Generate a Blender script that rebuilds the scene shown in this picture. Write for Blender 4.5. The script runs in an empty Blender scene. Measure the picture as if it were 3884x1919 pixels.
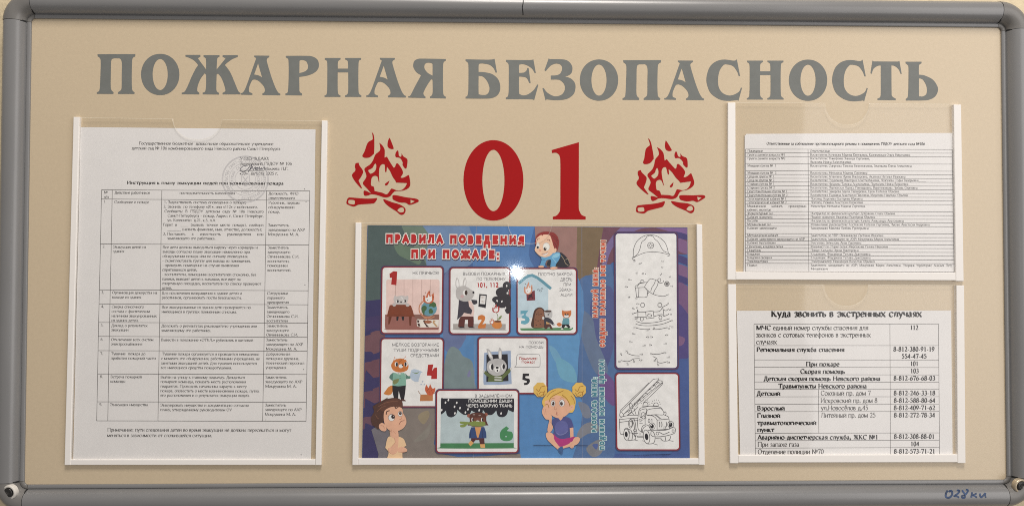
import bpy, bmesh, math, random
from mathutils import Vector, Matrix
from mathutils.geometry import tessellate_polygon

random.seed(7)
SC = bpy.context.scene
COL = SC.collection
BZ = 1.5                       # height of the board's centre above the floor (m)

# ------------------------------------------------------------------ camera
PW, PH, F = 3884, 1919, 2900.0             # photograph size and focal length in its pixels
CX, CY, CZ = -0.0264, -0.0167, 0.6799      # lens position: right, up, out from the board panel (m)
RX, RY, RZ = math.radians(1.263), math.radians(-1.376), math.radians(0.092)
ROT = Matrix.Rotation(RZ, 3, 'Z') @ Matrix.Rotation(RY, 3, 'Y') @ Matrix.Rotation(RX, 3, 'X')
A3 = Matrix(((1, 0, 0), (0, 0, -1), (0, 1, 0)))
def W(x, y, h):                            # board coordinates (right, up, out of the panel) -> world
    return Vector((x, -h, BZ + y))
cam_d = bpy.data.cameras.new('camera'); cam = bpy.data.objects.new('camera', cam_d); COL.objects.link(cam)
cam_d.sensor_fit = 'HORIZONTAL'; cam_d.sensor_width = 36; cam_d.lens = 36 * F / PW
cam_d.clip_start = 0.01; cam_d.clip_end = 50
cam.matrix_world = Matrix.Translation(W(CX, CY, CZ)) @ (A3 @ ROT).to_4x4()
SC.camera = cam
SC.cycles.filter_width = 1.0             # as crisp as the phone's own picture
SC.cycles.use_denoising = False           # keep the small print sharp

# ------------------------------------------------------------------ light
SC.view_settings.view_transform = 'Standard'; SC.view_settings.look = 'None'
SC.view_settings.exposure = 0.0; SC.view_settings.gamma = 1.0; SC.view_settings.use_curve_mapping = False
wd = bpy.data.worlds.new("World"); SC.world = wd; wd.use_nodes = True
bg = wd.node_tree.nodes['Background']; bg.inputs[0].default_value = (1.0, 0.95, 0.90, 1); bg.inputs[1].default_value = 0.29
def area(name, pos, target, sx, sy, watts, col, shape='RECTANGLE'):
    d = bpy.data.lights.new(name, 'AREA'); d.shape = shape; d.size = sx
    if shape in ('RECTANGLE', 'ELLIPSE'): d.size_y = sy
    d.energy = watts; d.color = col
    o = bpy.data.objects.new(name, d); COL.objects.link(o); o.location = pos
    o.rotation_euler = (Vector(target) - Vector(pos)).to_track_quat('-Z', 'Y').to_euler()
    return o
area('side_lamp', W(1.62, 0.15, 1.5), W(0.25, 0, 0), 1.5, 2.0, 18.5, (1.0, 0.97, 0.955))
area('ceiling_lamp', W(0.12, 1.5, 0.95), W(-0.05, 0, 0), 0.5, 0.5, 25.0, (1.0, 0.94, 0.87))
area('small_lamp', W(0.028, -0.015, 1.5), W(0, 0, 0), 0.024, 0.024, 0.22, (0.82, 0.92, 1.0), 'DISK')

# ------------------------------------------------------------------ photo measurements -> board coordinates
def P(px, py, h=0.0):
    """point of the plane lying h metres in front of the board panel, measured in photograph pixels"""
    d = ROT @ Vector(((px - PW / 2) / F, -(py - PH / 2) / F, -1.0))
    t = (h - CZ) / d.z
    return (CX + d.x * t, CY + d.y * t)
def unP(x, y, h):
    d = ROT.transposed() @ Vector((x - CX, y - CY, h - CZ))
    return (PW / 2 + F * d.x / -d.z, PH / 2 - F * d.y / -d.z)
CROP = {  # enlargements the outlines were measured on: origin and scale
    'N': (0, 0, 1), 'V': (0, 0, 2576 / 3884),
    'h1': (0, 0, 1.98154), 'h2': (1292, 0, 1.98154), 'h3': (2584, 0, 1.98154),
    'z': (1720, 500, 3.537), 'fl': (1300, 490, 3.637), 'hw': (3484, 1700, 5.8125), 'bl': (0, 1700, 5.8125),
    'la': (220, 440, 2.448), 'lb': (220, 900, 2.448), 'lc': (220, 1380, 2.3615),
    'r1': (2740, 380, 2.7404), 'r2': (2740, 780, 2.7404), 'r3': (2740, 1060, 2.7404), 'r4': (2740, 1459, 2.7404),
    'A': (1300, 820, 3.6371), 'B': (1980, 820, 3.6371), 'C': (1320, 1120, 3.6371), 'D': (1320, 1450, 3.6371),
    'E': (2000, 1120, 3.6371), 'F': (2000, 1450, 3.6371)}
def K(c, x, y):
    ox, oy, s = CROP[c]
    return (ox + x / s, oy + y / s)

# ------------------------------------------------------------------ materials
def lin(c):
    c /= 255.0
    return c / 12.92 if c <= 0.04045 else ((c + 0.055) / 1.055) ** 2.4
ILL = (0.92, 0.885, 0.85)
def alb(r, g, b):
    g_ = (r + g + b) / 3.0
    return tuple(min(0.88, lin(v * 0.92 + g_ * 0.06 + 4) / i * 1.05) for v, i in zip((r, g, b), ILL))
MATS = {}
def material(name, base, rough=0.6, spec=0.4, metal=0.0, noise=0.0, nscale=300, bump=0.0, bscale=400, stretch=None, coat=0.0):
    if name in MATS: return MATS[name]
    m = bpy.data.materials.new(name); m.use_nodes = True
    nt = m.node_tree; b = nt.nodes['Principled BSDF']
    b.inputs['Base Color'].default_value = (*base, 1); b.inputs['Roughness'].default_value = rough
    b.inputs['Specular IOR Level'].default_value = spec; b.inputs['Metallic'].default_value = metal
    b.inputs['Coat Weight'].default_value = coat; b.inputs['Coat Roughness'].default_value = 0.2
    if noise or bump:
        tc = nt.nodes.new('ShaderNodeTexCoord'); src = tc.outputs['Object']
        if stretch:
            mp = nt.nodes.new('ShaderNodeMapping'); mp.inputs['Scale'].default_value = stretch
            nt.links.new(src, mp.inputs['Vector']); src = mp.outputs['Vector']
    if noise:
        n = nt.nodes.new('ShaderNodeTexNoise'); n.inputs['Scale'].default_value = nscale; n.inputs['Detail'].default_value = 3
        nt.links.new(src, n.inputs['Vector'])
        mr = nt.nodes.new('ShaderNodeMapRange'); mr.inputs['From Min'].default_value = 0.25; mr.inputs['From Max'].default_value = 0.75
        mr.inputs['To Min'].default_value = 1 - noise; mr.inputs['To Max'].default_value = 1 + noise
        nt.links.new(n.outputs['Fac'], mr.inputs['Value'])
        mx = nt.nodes.new('ShaderNodeVectorMath'); mx.operation = 'SCALE'; mx.inputs[0].default_value = base
        nt.links.new(mr.outputs['Result'], mx.inputs['Scale']); nt.links.new(mx.outputs['Vector'], b.inputs['Base Color'])
    if bump:
        n2 = nt.nodes.new('ShaderNodeTexNoise'); n2.inputs['Scale'].default_value = bscale; n2.inputs['Detail'].default_value = 4
        nt.links.new(src, n2.inputs['Vector'])
        bp = nt.nodes.new('ShaderNodeBump'); bp.inputs['Strength'].default_value = bump; bp.inputs['Distance'].default_value = 0.001
        nt.links.new(n2.outputs['Fac'], bp.inputs['Height']); nt.links.new(bp.outputs['Normal'], b.inputs['Normal'])
    MATS[name] = m
    return m
def ink(r, g, b, kind='print'):
    name = '%s ink %d %d %d' % (kind, r, g, b)
    if kind == 'print': return material(name, alb(r, g, b), 0.33, 0.5, noise=0.085, nscale=130)
    return material(name, alb(r, g, b), 0.7, 0.2)
M_PANEL = material('cream plastic panel', (0.612, 0.498, 0.345), 0.36, 0.8, noise=0.03, nscale=420, bump=0.06, bscale=1000)
M_WALL = material('embossed cream wallpaper', (0.74, 0.62, 0.42), 0.55, 0.4, noise=0.06, nscale=120, bump=0.9, bscale=330, stretch=(1, 1, 0.55))
M_FRAME = material('grey satin aluminium', (0.222, 0.221, 0.223), 0.33, 0.6, metal=0.1, noise=0.07, nscale=60, bump=0.04, bscale=500, stretch=(0.15, 1, 1))
M_FRAME_V = material('grey satin aluminium upright', (0.222, 0.221, 0.223), 0.33, 0.6, metal=0.1, noise=0.07, nscale=60, bump=0.04, bscale=500, stretch=(1, 1, 0.15))
M_CORNER = material('grey plastic corner', (0.195, 0.188, 0.18), 0.34, 0.45, metal=0.05, noise=0.08, nscale=90)
M_GAP = material('dark joint', (0.02, 0.02, 0.02), 0.8)
M_VGREY = material('grey vinyl', (0.176, 0.184, 0.174), 0.45, 0.4, noise=0.05, nscale=160)
M_VRED = material('red vinyl', (0.37, 0.008, 0.0095), 0.5, 0.16, noise=0.03, nscale=500)
M_RAIL = material('white pvc', (0.88, 0.845, 0.81), 0.45, 0.4, noise=0.015, nscale=300)
M_PAPER = material('white office paper', (0.815, 0.80, 0.80), 0.8, 0.15, noise=0.018, nscale=60, bump=0.02, bscale=80)
M_PRINT = material('printer toner', (0.022, 0.019, 0.019), 0.7, 0.2)
M_GRID = material('printer toner line', (0.06, 0.053, 0.05), 0.7, 0.2)
M_STAMP = material('pale stamp ink', (0.56, 0.55, 0.575), 0.7, 0.2)
M_PEN = material('ball pen ink', (0.09, 0.09, 0.12), 0.6, 0.3)
M_MARK = material('blue marker ink', (0.03, 0.06, 0.14), 0.4, 0.4, noise=0.6, nscale=300)
M_BRASS = material('pale washer metal', (0.56, 0.47, 0.34), 0.35, 0.5, metal=0.5)
M_SCREW = material('black screw', (0.015, 0.014, 0.013), 0.35, 0.5)
def film_mat():
    m = bpy.data.materials.new('clear film'); m.use_nodes = True; nt = m.node_tree; nt.nodes.clear()
    out = nt.nodes.new('ShaderNodeOutputMaterial'); mix = nt.nodes.new('ShaderNodeMixShader')
    tr = nt.nodes.new('ShaderNodeBsdfTransparent'); tr.inputs[0].default_value = (0.99, 0.987, 0.978, 1)
    gl = nt.nodes.new('ShaderNodeBsdfGlossy'); gl.inputs['Roughness'].default_value = 0.05
    lw = nt.nodes.new('ShaderNodeLayerWeight'); pw = nt.nodes.new('ShaderNodeMath'); pw.operation = 'POWER'; pw.inputs[1].default_value = 5
    lw.inputs['Blend'].default_value = 0.5; ma = nt.nodes.new('ShaderNodeMath'); ma.operation = 'MULTIPLY_ADD'; ma.inputs[1].default_value = 0.6; ma.inputs[2].default_value = 0.05
    nt.links.new(lw.outputs['Facing'], pw.inputs[0]); nt.links.new(pw.outputs[0], ma.inputs[0]); nt.links.new(ma.outputs[0], mix.inputs[0]); nt.links.new(tr.outputs[0], mix.inputs[1]); nt.links.new(gl.outputs[0], mix.inputs[2])
    nt.links.new(mix.outputs[0], out.inputs[0]); return m
def edge_mat():
    m = bpy.data.materials.new('clear film cut edge'); m.use_nodes = True; nt = m.node_tree; nt.nodes.clear()
    out = nt.nodes.new('ShaderNodeOutputMaterial'); mix = nt.nodes.new('ShaderNodeMixShader'); mix.inputs[0].default_value = 0.26
    tr = nt.nodes.new('ShaderNodeBsdfTransparent'); tr.inputs[0].default_value = (0.96, 0.955, 0.94, 1)
    p = nt.nodes.new('ShaderNodeBsdfPrincipled'); p.inputs['Base Color'].default_value = (0.8, 0.76, 0.66, 1); p.inputs['Roughness'].default_value = 0.25
    nt.links.new(tr.outputs[0], mix.inputs[1]); nt.links.new(p.outputs[0], mix.inputs[2]); nt.links.new(mix.outputs[0], out.inputs[0]); return m
M_FILM = film_mat(); M_EDGE = edge_mat()

# ------------------------------------------------------------------ object helpers
def thing(name, label, cat, loc, group=None):
    o = bpy.data.objects.new(name, None); COL.objects.link(o); o.location = loc
    o.empty_display_size = 0.02; o['label'] = label; o['category'] = cat
    if group: o['group'] = group
    return o
def link_mesh(name, verts, faces, mats, midx=None, parent=None, root=None, smooth=False):
    """verts in world space; stored relative to the thing (root) they belong to"""
    off = root.location if root else Vector((0, 0, 0))
    me = bpy.data.meshes.new(name); me.from_pydata([Vector(v) - off for v in verts], [], faces)
    for m in mats: me.materials.append(m)
    if midx: me.polygons.foreach_set('material_index', midx)
    if smooth: me.polygons.foreach_set('use_smooth', [True] * len(me.polygons))
    me.update()
    o = bpy.data.objects.new(name, me); COL.objects.link(o)
    if parent: o.parent = parent
    return o

# ------------------------------------------------------------------ outlines
def parse(s):
    pts = []
    for t in s.split():
        c = t.endswith('!'); x, y = t.rstrip('!').split(',')
        pts.append((float(x), float(y), c))
    return pts
def cr(p0, p1, p2, p3, t):
    return tuple(0.5 * (2 * b + (c - a) * t + (2 * a - 5 * b + 4 * c - d) * t * t + (3 * b - a - 3 * c + d) * t ** 3)
                 for a, b, c, d in zip(p0, p1, p2, p3))
def smooth_path(pts, closed, n=5):
    N = len(pts); xy = [p[:2] for p in pts]; out = []
    rng = range(N) if closed else range(N - 1)
    for i in rng:
        a, b = i, (i + 1) % N
        if pts[a][2] and pts[b][2]:
            out.append(xy[a]); continue
        p1, p2 = xy[a], xy[b]
        p0 = p1 if (pts[a][2] or (not closed and a == 0)) else xy[a - 1]
        p3 = p2 if (pts[b][2] or (not closed and b == N - 1)) else xy[(b + 1) % N]
        for k in range(n): out.append(cr(p0, p1, p2, p3, k / n))
    if not closed: out.append(xy[-1])
    return out
def ellipse(cx, cy, rx, ry, rot=0, n=28, pw=1.0):
    r = math.radians(rot); o = []
    for k in range(n):
        a = 2 * math.pi * k / n
        c, s = math.cos(a), math.sin(a)
        x = rx * math.copysign(abs(c) ** pw, c); y = ry * math.copysign(abs(s) ** pw, s)
        o.append((cx + x * math.cos(r) - y * math.sin(r), cy + x * math.sin(r) + y * math.cos(r)))
    return o
def rrect(x0, y0, x1, y1, r, n=5):
    o = []
    for cx, cy, a0 in ((x1 - r, y0 + r, -90), (x1 - r, y1 - r, 0), (x0 + r, y1 - r, 90), (x0 + r, y0 + r, 180)):
        for k in range(n + 1):
            a = math.radians(a0 + 90 * k / n); o.append((cx + r * math.cos(a), cy + r * math.sin(a)))
    return o

# ------------------------------------------------------------------ lettering: a pen skeleton for every character
CAPS = {
 'А': (680, "L 50 10 330 655;L 325 655 620 10;L 150 215 500 215;F 50 12;F 625 12"),
 'Б': (590, "S 100 0 660 bt;L 100 643 480 643 485 520;L 100 365 300 365;E 300 190 190 176 90 -90;L 300 14 100 14"),
 'В': (620, "S 100 0 660 bt;L 100 645 290 645;E 290 500 150 146 90 -90;L 300 354 100 354;E 300 183 190 171 90 -90;L 300 12 100 12"),
 'Г': (540, "S 100 0 660 bt;L 100 642 480 642 486 500"),
 'Д': (690, "L 60 -140 60 25;L 40 20 640 20;L 620 25 620 -140;L 130 30 215 300 240 642;L 220 642 520 642;S 510 20 650 ."),
 'Е': (600, "S 100 0 660 bt;L 100 643 500 643 505 530;L 100 340 390 340;L 100 15 500 15 520 140"),
 'Ж': (880, "S 440 0 660 bt;L 70 640 190 570 280 400 440 340;L 440 340 280 300 160 60 40 15;L 810 640 690 570 600 400 440 340;L 440 340 600 300 720 60 840 15"),
 'З': (500, "L 70 520 80 640;E 230 495 165 160 150 -90;E 230 178 200 170 90 -145;L 160 338 240 338"),
 'И': (720, "S 100 0 660 bt;S 610 0 660 bt;L 110 80 600 580"),
 'К': (640, "S 100 0 660 bt;L 110 330 240 390 400 600 540 645;L 230 400 430 110 610 12"),
 'Л': (670, "L 20 30 110 50 180 250 205 645;L 185 642 560 642;S 560 0 660 b"),
 'М': (870, "S 95 0 660 b;L 95 645 420 40;L 420 40 750 645;S 765 0 660 b;F 80 645;F 780 645"),
 'Н': (720, "S 100 0 660 bt;S 610 0 660 bt;L 100 335 610 335"),
 'О': (720, "E 355 330 290 332 0 360"),
 'П': (720, "S 100 0 660 bt;S 610 0 660 bt;L 100 642 610 642"),
 'Р': (570, "S 100 0 660 bt;L 100 645 300 645;E 300 478 185 167 90 -90;L 300 311 100 311"),
 'С': (660, "E 360 330 290 332 42 318;L 580 500 585 650"),
 'Т': (620, "S 310 0 645 b;L 45 510 50 642 570 642 575 510"),
 'У': (670, "L 60 640 360 210;L 630 645 340 140 240 20 120 25;F 60 645;F 610 645"),
 'Ф': (800, "S 400 0 660 bt;E 400 345 310 205 0 360"),
 'Х': (700, "L 70 645 620 15;L 80 15 610 645;F 80 645;F 610 645;F 80 12;F 620 12"),
 'Ц': (740, "S 100 10 660 t;S 600 10 660 t;L 60 18 700 18;L 690 20 690 -150"),
 'Ч': (690, "S 580 0 660 bt;L 105 650 105 450 190 330 330 305 570 350;F 105 648"),
 'Ш': (930, "S 100 10 660 t;S 460 10 660 t;S 820 10 660 t;L 60 18 860 18"),
 'Щ': (950, "S 100 10 660 t;S 460 10 660 t;S 820 10 660 t;L 60 18 910 18;L 905 20 905 -150"),
 'Ъ': (690, "L 40 510 45 642 240 642;S 230 0 660 b;L 230 352 420 352;E 420 182 180 170 90 -90;L 420 12 230 12"),
 'Ы': (810, "S 100 0 660 bt;L 100 352 270 352;E 270 182 180 170 90 -90;L 270 12 100 12;S 700 0 660 bt"),
 'Ь': (580, "S 100 0 660 bt;L 100 352 300 352;E 300 182 190 170 90 -90;L 300 12 100 12"),
 'Э': (660, "E 290 330 300 332 142 -142;L 200 338 590 338;L 68 510 62 650"),
 'Ю': (980, "S 100 0 660 bt;E 645 330 260 332 0 360;L 100 335 385 335"),
 'Я': (640, "S 530 0 660 bt;L 530 645 310 645;E 310 478 185 167 90 270;L 310 311 530 311;L 380 305 230 90 130 20 40 12"),
 '0': (500, "E 250 330 180 332 0 360"), '1': (500, "S 262 0 655 b;L 120 570 262 650"),
 '2': (500, "E 235 480 160 172 160 -25;L 385 410 330 290 70 25;L 60 28 430 28 450 130"),
 '3': (500, "E 225 495 145 158 150 -90;E 225 178 185 168 90 -150"),
 '4': (500, "L 345 650 45 190 465 190;S 350 0 660 ."), '5': (500, "L 430 640 150 640 125 385;E 215 215 195 200 110 -140"),
 '6': (500, "E 255 205 175 200 0 360;L 410 645 230 540 100 360 78 200"), '7': (500, "L 65 520 75 640 445 640 210 0"),
 '8': (500, "E 250 500 140 155 0 360;E 250 178 180 172 0 360"), '9': (500, "E 245 455 175 200 0 360;L 90 15 270 120 395 300 422 460"),
 '.': (240, "D 110 45"), ',': (240, "D 110 45;L 130 60 120 -40 70 -120"), ':': (260, "D 120 45;D 120 400"),
 ';': (260, "D 120 400;D 120 45;L 140 60 130 -40 80 -120"), '-': (340, "L 40 225 300 225"), ' ': (310, ""),
 '(': (330, "E 340 250 240 430 125 235"), ')': (330, "E -10 250 240 430 55 -55"), '/': (280, "L 0 -20 280 680"),
 '«': (470, "L 220 400 80 230 220 60;L 390 400 250 230 390 60"), '»': (470, "L 80 400 220 230 80 60;L 250 400 390 230 250 60"),
 '_': (500, "L 0 -110 500 -110"), '!': (290, "L 145 655 145 210;D 145 50"),
 '№': (960, "S 90 0 660 b;L 100 640 540 30;S 550 0 660 t;E 790 420 110 140 0 360;L 680 170 900 170"), '*': (400, "D 200 330"),
}
CAPS['Й'] = (720, CAPS['И'][1] + ";E 355 790 110 60 180 360"); CAPS['Ё'] = (600, CAPS['Е'][1] + ";D 200 780;D 390 780")
def shrink(s, kx, ky):
    out = []
    for t in s.split(';'):
        w = t.split()
        if not w: continue
        c, v = w[0], w[1:]
        if c == 'S': out.append('S %g %g %g %s' % (float(v[0]) * kx, float(v[1]) * ky, float(v[2]) * ky, v[3]))
        elif c == 'E': out.append('E %g %g %g %g %s %s' % (float(v[0]) * kx, float(v[1]) * ky, float(v[2]) * kx, float(v[3]) * ky, v[4], v[5]))
        else: out.append(c + ' ' + ' '.join('%g' % (float(x) * (kx, ky)[i % 2]) for i, x in enumerate(v)))
    return ';'.join(out)
GLYPH = dict(CAPS)
for ch in 'вгджзийклмнопстхцчшщъыьэюя':
    a, s = CAPS[ch.upper()]; GLYPH[ch] = (a * 0.74, shrink(s, 0.74, 0.68))
GLYPH['а'] = (450, "S 320 0 300 .;E 205 310 115 125 0 160;E 195 125 130 112 0 360;L 320 40 400 15")
GLYPH['е'] = (450, "E 230 225 175 222 0 325;L 60 245 400 245"); GLYPH['ё'] = (450, GLYPH['е'][1] + ";D 150 590;D 310 590")
GLYPH['б'] = (500, "E 255 215 185 212 0 360;L 72 240 85 420 170 560 330 610 420 680")
GLYPH['р'] = (510, "S 95 -210 450 bt;E 275 225 165 222 130 -130"); GLYPH['у'] = (480, "L 45 435 255 80;L 445 440 220 -60 140 -180 60 -180;F 50 440;F 440 440")
GLYPH['ф'] = (680, "S 340 -210 660 b;E 340 225 265 215 0 360")
STYLE = {  # vertical pen, horizontal pen, serifs, extra advance
    'serif': (106, 40, True, 12), 'bold': (158, 58, True, 34), 'book': (122, 60, True, 12), 'heavy': (190, 84, True, 44), 'sans': (88, 88, False, 30), 'semi': (130, 130, False, 44),
    'black': (175, 175, False, 90), 'fat': (225, 225, False, 170), 'outline': (375, 375, False, 170)}
def pen(style, dx, dy):
    T, t, _, _ = STYLE[style]
    if T == t: return T
    g = abs(math.sin(math.atan2(dy, dx) - math.radians(20)))
    return t + (T - t) * max(0.0, (g - 0.34) / 0.62)
def strokes(ch, style):
    adv, s = GLYPH[ch]; T, t, sf, ex = STYLE[style]; out = []
    for tok in s.split(';'):
        w = tok.split()
        if not w: continue
        c = w[0]
        if c == 'S':
            x, y0, y1 = map(float, w[1:4]); out.append(([(x, y0), (x, y1)], None))
            if sf:
                e = T / 2 + 30
                if 'b' in w[4]: out.append(([(x - e, y0 + t * .4), (x + e, y0 + t * .4)], t * .85))
                if 't' in w[4]: out.append(([(x - e, y1 - t * .4), (x + e, y1 - t * .4)], t * .85))
        elif c == 'L':
            v = list(map(float, w[1:])); out.append((list(zip(v[::2], v[1::2])), None))
        elif c == 'F':
            if sf: x, y = float(w[1]), float(w[2]); out.append(([(x - 80, y), (x + 80, y)], t * .85))
        elif c == 'E':
            cx, cy, rx, ry, a0, a1 = map(float, w[1:]); n = max(4, int(abs(a1 - a0) / 26))
            out.append(([(cx + rx * math.cos(math.radians(a0 + (a1 - a0) * k / n)), cy + ry * math.sin(math.radians(a0 + (a1 - a0) * k / n))) for k in range(n + 1)], None))
        elif c == 'D':
            x, y = float(w[1]), float(w[2]); d = max(T * .62, 52); out.append(([(x, y - d), (x, y + d)], 2 * d))
    if T == t:                                 # even pen: skeleton pulled in by half its width, ends squared off by as much
        q = {'fat': 118, 'outline': 118}.get(style, T / 2); e = T / 2 if style in ('fat', 'outline') else 0; new = []
        for pts, w in out:
            pts = [(q * 0.55 + x * (adv - q * 1.1) / adv + ex / 2, q + y * (660 - 2 * q) / 660 if 0 <= y <= 660 else y) for x, y in pts] if style in ('fat', 'outline') else [(x + ex / 2, y) for x, y in pts]
            if e and not w and math.dist(pts[0], pts[-1]) > 1:
                for a, b in ((0, 1), (-1, -2)):
                    dx, dy = pts[a][0] - pts[b][0], pts[a][1] - pts[b][1]; m = math.hypot(dx, dy) or 1
                    pts[a] = (pts[a][0] + dx / m * e * .92, pts[a][1] + dy / m * e * .92)
            if w:                              # dots: a square of the pen's own size
                cx_, cy_ = (pts[0][0] + pts[1][0]) / 2, (pts[0][1] + pts[1][1]) / 2; w = min(w, 170) + (150 if style == 'outline' else 0); pts = [(cx_, cy_ - w / 2), (cx_, cy_ + w / 2)]
            new.append((pts, w))
        out = new
    return adv + ex, out
def ribbon(pts, width):
    """centre line -> left and right edge; width is a number or a function of direction"""
    L, R = [], []; n = len(pts); loop = n > 3 and math.dist(pts[0], pts[-1]) < 1e-6
    for i, (x, y) in enumerate(pts):
        ds = []
        if i > 0: ds.append((x - pts[i - 1][0], y - pts[i - 1][1]))
        elif loop: ds.append((x - pts[-2][0], y - pts[-2][1]))
        if i < n - 1: ds.append((pts[i + 1][0] - x, pts[i + 1][1] - y))
        elif loop: ds.append((pts[1][0] - x, pts[1][1] - y))
        us = [(a / (math.hypot(a, b) or 1), b / (math.hypot(a, b) or 1)) for a, b in ds]
        dx, dy = sum(u[0] for u in us), sum(u[1] for u in us); m = math.hypot(dx, dy)
        if m < 1e-6: dx, dy = us[-1]; m = 1
        dx /= m; dy /= m
        k = 1.0
        if len(us) == 2:
            k = min(1.35, 1 / max(0.3, dx * us[0][0] + dy * us[0][1]))
        w = (width(dx, dy) if callable(width) else width) * 0.5 * k
        L.append((x - dy * w, y + dx * w)); R.append((x + dy * w, y - dx * w))
    return L, R

class Pic:
    """flat printed or cut shapes gathered into ONE mesh; every new shape lies a few microns above the one before"""
    def __init__(self, h, step=3e-6, bend=None, folds=None, fold_h=None): self.h, self.step, self.bend, self.folds, self.fold_h = h, step, bend, folds, fold_h; self.v, self.f, self.m, self.mats = [], [], [], []; self.k = 0
    def _mi(self, mat):
        if mat not in self.mats: self.mats.append(mat)
        return self.mats.index(mat)
    def _add(self, pts, faces, mat):
        b = len(self.v); h = self.h + self.k * self.step; mi = self._mi(mat)
        if self.clip: pts = [self.clip(*q) for q in pts]
        for x, y in pts: bx, by = P(x, y, self.h); self.v.append((bx, by, h, x, y))
        for f in faces: self.f.append([b + i for i in f]); self.m.append(mi)
    clip = None
    def shape(self, loops, mat):                       # loops in photograph pixels, first outer then holes
        self.k += 1
        tri = tessellate_polygon([[Vector((x, y, 0)) for x, y in l] for l in loops])
        self._add([p for l in loops for p in l], tri, mat)
    def poly(self, c, s, mat, *holes, n=5):
        self.shape([[K(c, *p) for p in smooth_path(parse(q), True, n)] for q in (s,) + holes], mat)
    def ell(self, c, cx, cy, rx, ry, mat, rot=0, n=22): self.shape([[K(c, *p) for p in ellipse(cx, cy, rx, ry, rot, n)]], mat)
    def rect(self, c, x0, y0, x1, y1, r, mat): self.shape([[K(c, *p) for p in rrect(x0, y0, x1, y1, r)]], mat)
    def strip(self, pts, width, mat):
        L, R = ribbon(pts, width); n = len(pts)
        self._add(L + R, [(i, i + 1, n + i + 1, n + i) for i in range(n - 1)], mat)
    def line(self, c, s, w, mat, closed=False, n=4):
        self.k += 1
        pts = [K(c, *p) for p in smooth_path(parse(s), closed, n)]
        if closed: pts.append(pts[0])
        self.strip(pts, w / CROP[c][2], mat)
    def ring(self, c, cx, cy, rx, ry, w, mat, rot=0, n=22):
        self.k += 1; pts = [K(c, *p) for p in ellipse(cx, cy, rx, ry, rot, n)]; pts.append(pts[0]); self.strip(pts, w / CROP[c][2], mat)
    def text(self, c, x0, y0, x1, y1, em, s, mat, style='serif', jitter=0, raise_k=False):
        p0, p1 = K(c, x0, y0), K(c, x1, y1); em = em / CROP[c][2] / 1000.0
        g = [strokes(ch, style) for ch in s]; nat = sum(a for a, _ in g) or 1
        dx, dy = (p1[0] - p0[0]) / nat, (p1[1] - p0[1]) / nat; m = math.hypot(dx, dy)
        ux, uy = dy / m * em, -dx / m * em; u = 0.0; k0 = self.k
        for q, (adv, ss) in enumerate(g):
            j = jitter * (1 if q % 2 else -1)
            for r, (pts, w) in enumerate(ss):
                L, R = ribbon(pts, w if w else (lambda a, b: pen(style, a, b))); n = len(pts); self.k = k0 + r + 1 + (q % 2) * 8
                tr = [(p0[0] + (u + x) * dx + (y + j) * ux, p0[1] + (u + x) * dy + (y + j) * uy) for x, y in L + R]
                self._add(tr, [(i, i + 1, n + i + 1, n + i) for i in range(n - 1)], mat)
            u += adv
        self.k = k0 + (18 if raise_k else 0)
    def build(self, name, parent, root, label=None):
        vs = [W(x, y, h + (self.bend(px, py) if self.bend else 0)) for x, y, h, px, py in self.v]
        o = link_mesh(name, vs, self.f, self.mats, self.m, parent, root)
        if self.folds:
            bm = bmesh.new(); bm.from_mesh(o.data)
            for a, b in self.folds:                      # cut along the paper's folds so that the print bends with it
                pa, pb = W(*P(*a), 0) - root.location, W(*P(*b), 0) - root.location; t = pb - pa
                bmesh.ops.bisect_plane(bm, geom=bm.verts[:] + bm.edges[:] + bm.faces[:], plane_co=pa, plane_no=Vector((t.z, 0, -t.x)), dist=1e-6)
            base = root.location
            for v in bm.verts:
                w = v.co + base; px, py = unP(w.x, w.z - BZ, -w.y); v.co.y -= self.fold_h(px, py)
            bm.to_mesh(o.data); bm.free()
        if label: o['label'] = label
        return o
# ------------------------------------------------------------------ wall behind the board
HW, HH = 0.434, 0.20375                    # half size of the visible panel
def wall():
    x0, x1, y0, y1, h = -0.9, 0.9, -0.6, 0.6, -0.010
    o = link_mesh('wall', [W(x0, y0, h), W(x1, y0, h), W(x1, y1, h), W(x0, y1, h)], [(0, 1, 2, 3)], [M_WALL])
    o['kind'] = 'structure'
wall()

# ------------------------------------------------------------------ the notice board
BOARD = thing('notice_board', 'grey framed cream notice board with large grey and red lettering', 'notice board', W(0, -HH - 0.024, -0.010))
def box(x0, x1, y0, y1, h0, h1):
    v = [W(x, y, h) for h in (h0, h1) for x, y in ((x0, y0), (x1, y0), (x1, y1), (x0, y1))]
    return v, [(4, 5, 6, 7), (3, 2, 1, 0), (0, 1, 5, 4), (1, 2, 6, 5), (2, 3, 7, 6), (3, 0, 4, 7)]
v, f = box(-HW - .012, HW + .012, -HH - .012, HH + .012, -0.006, 0.0)
link_mesh('panel', v, f, [M_PANEL], None, BOARD, BOARD)
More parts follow.
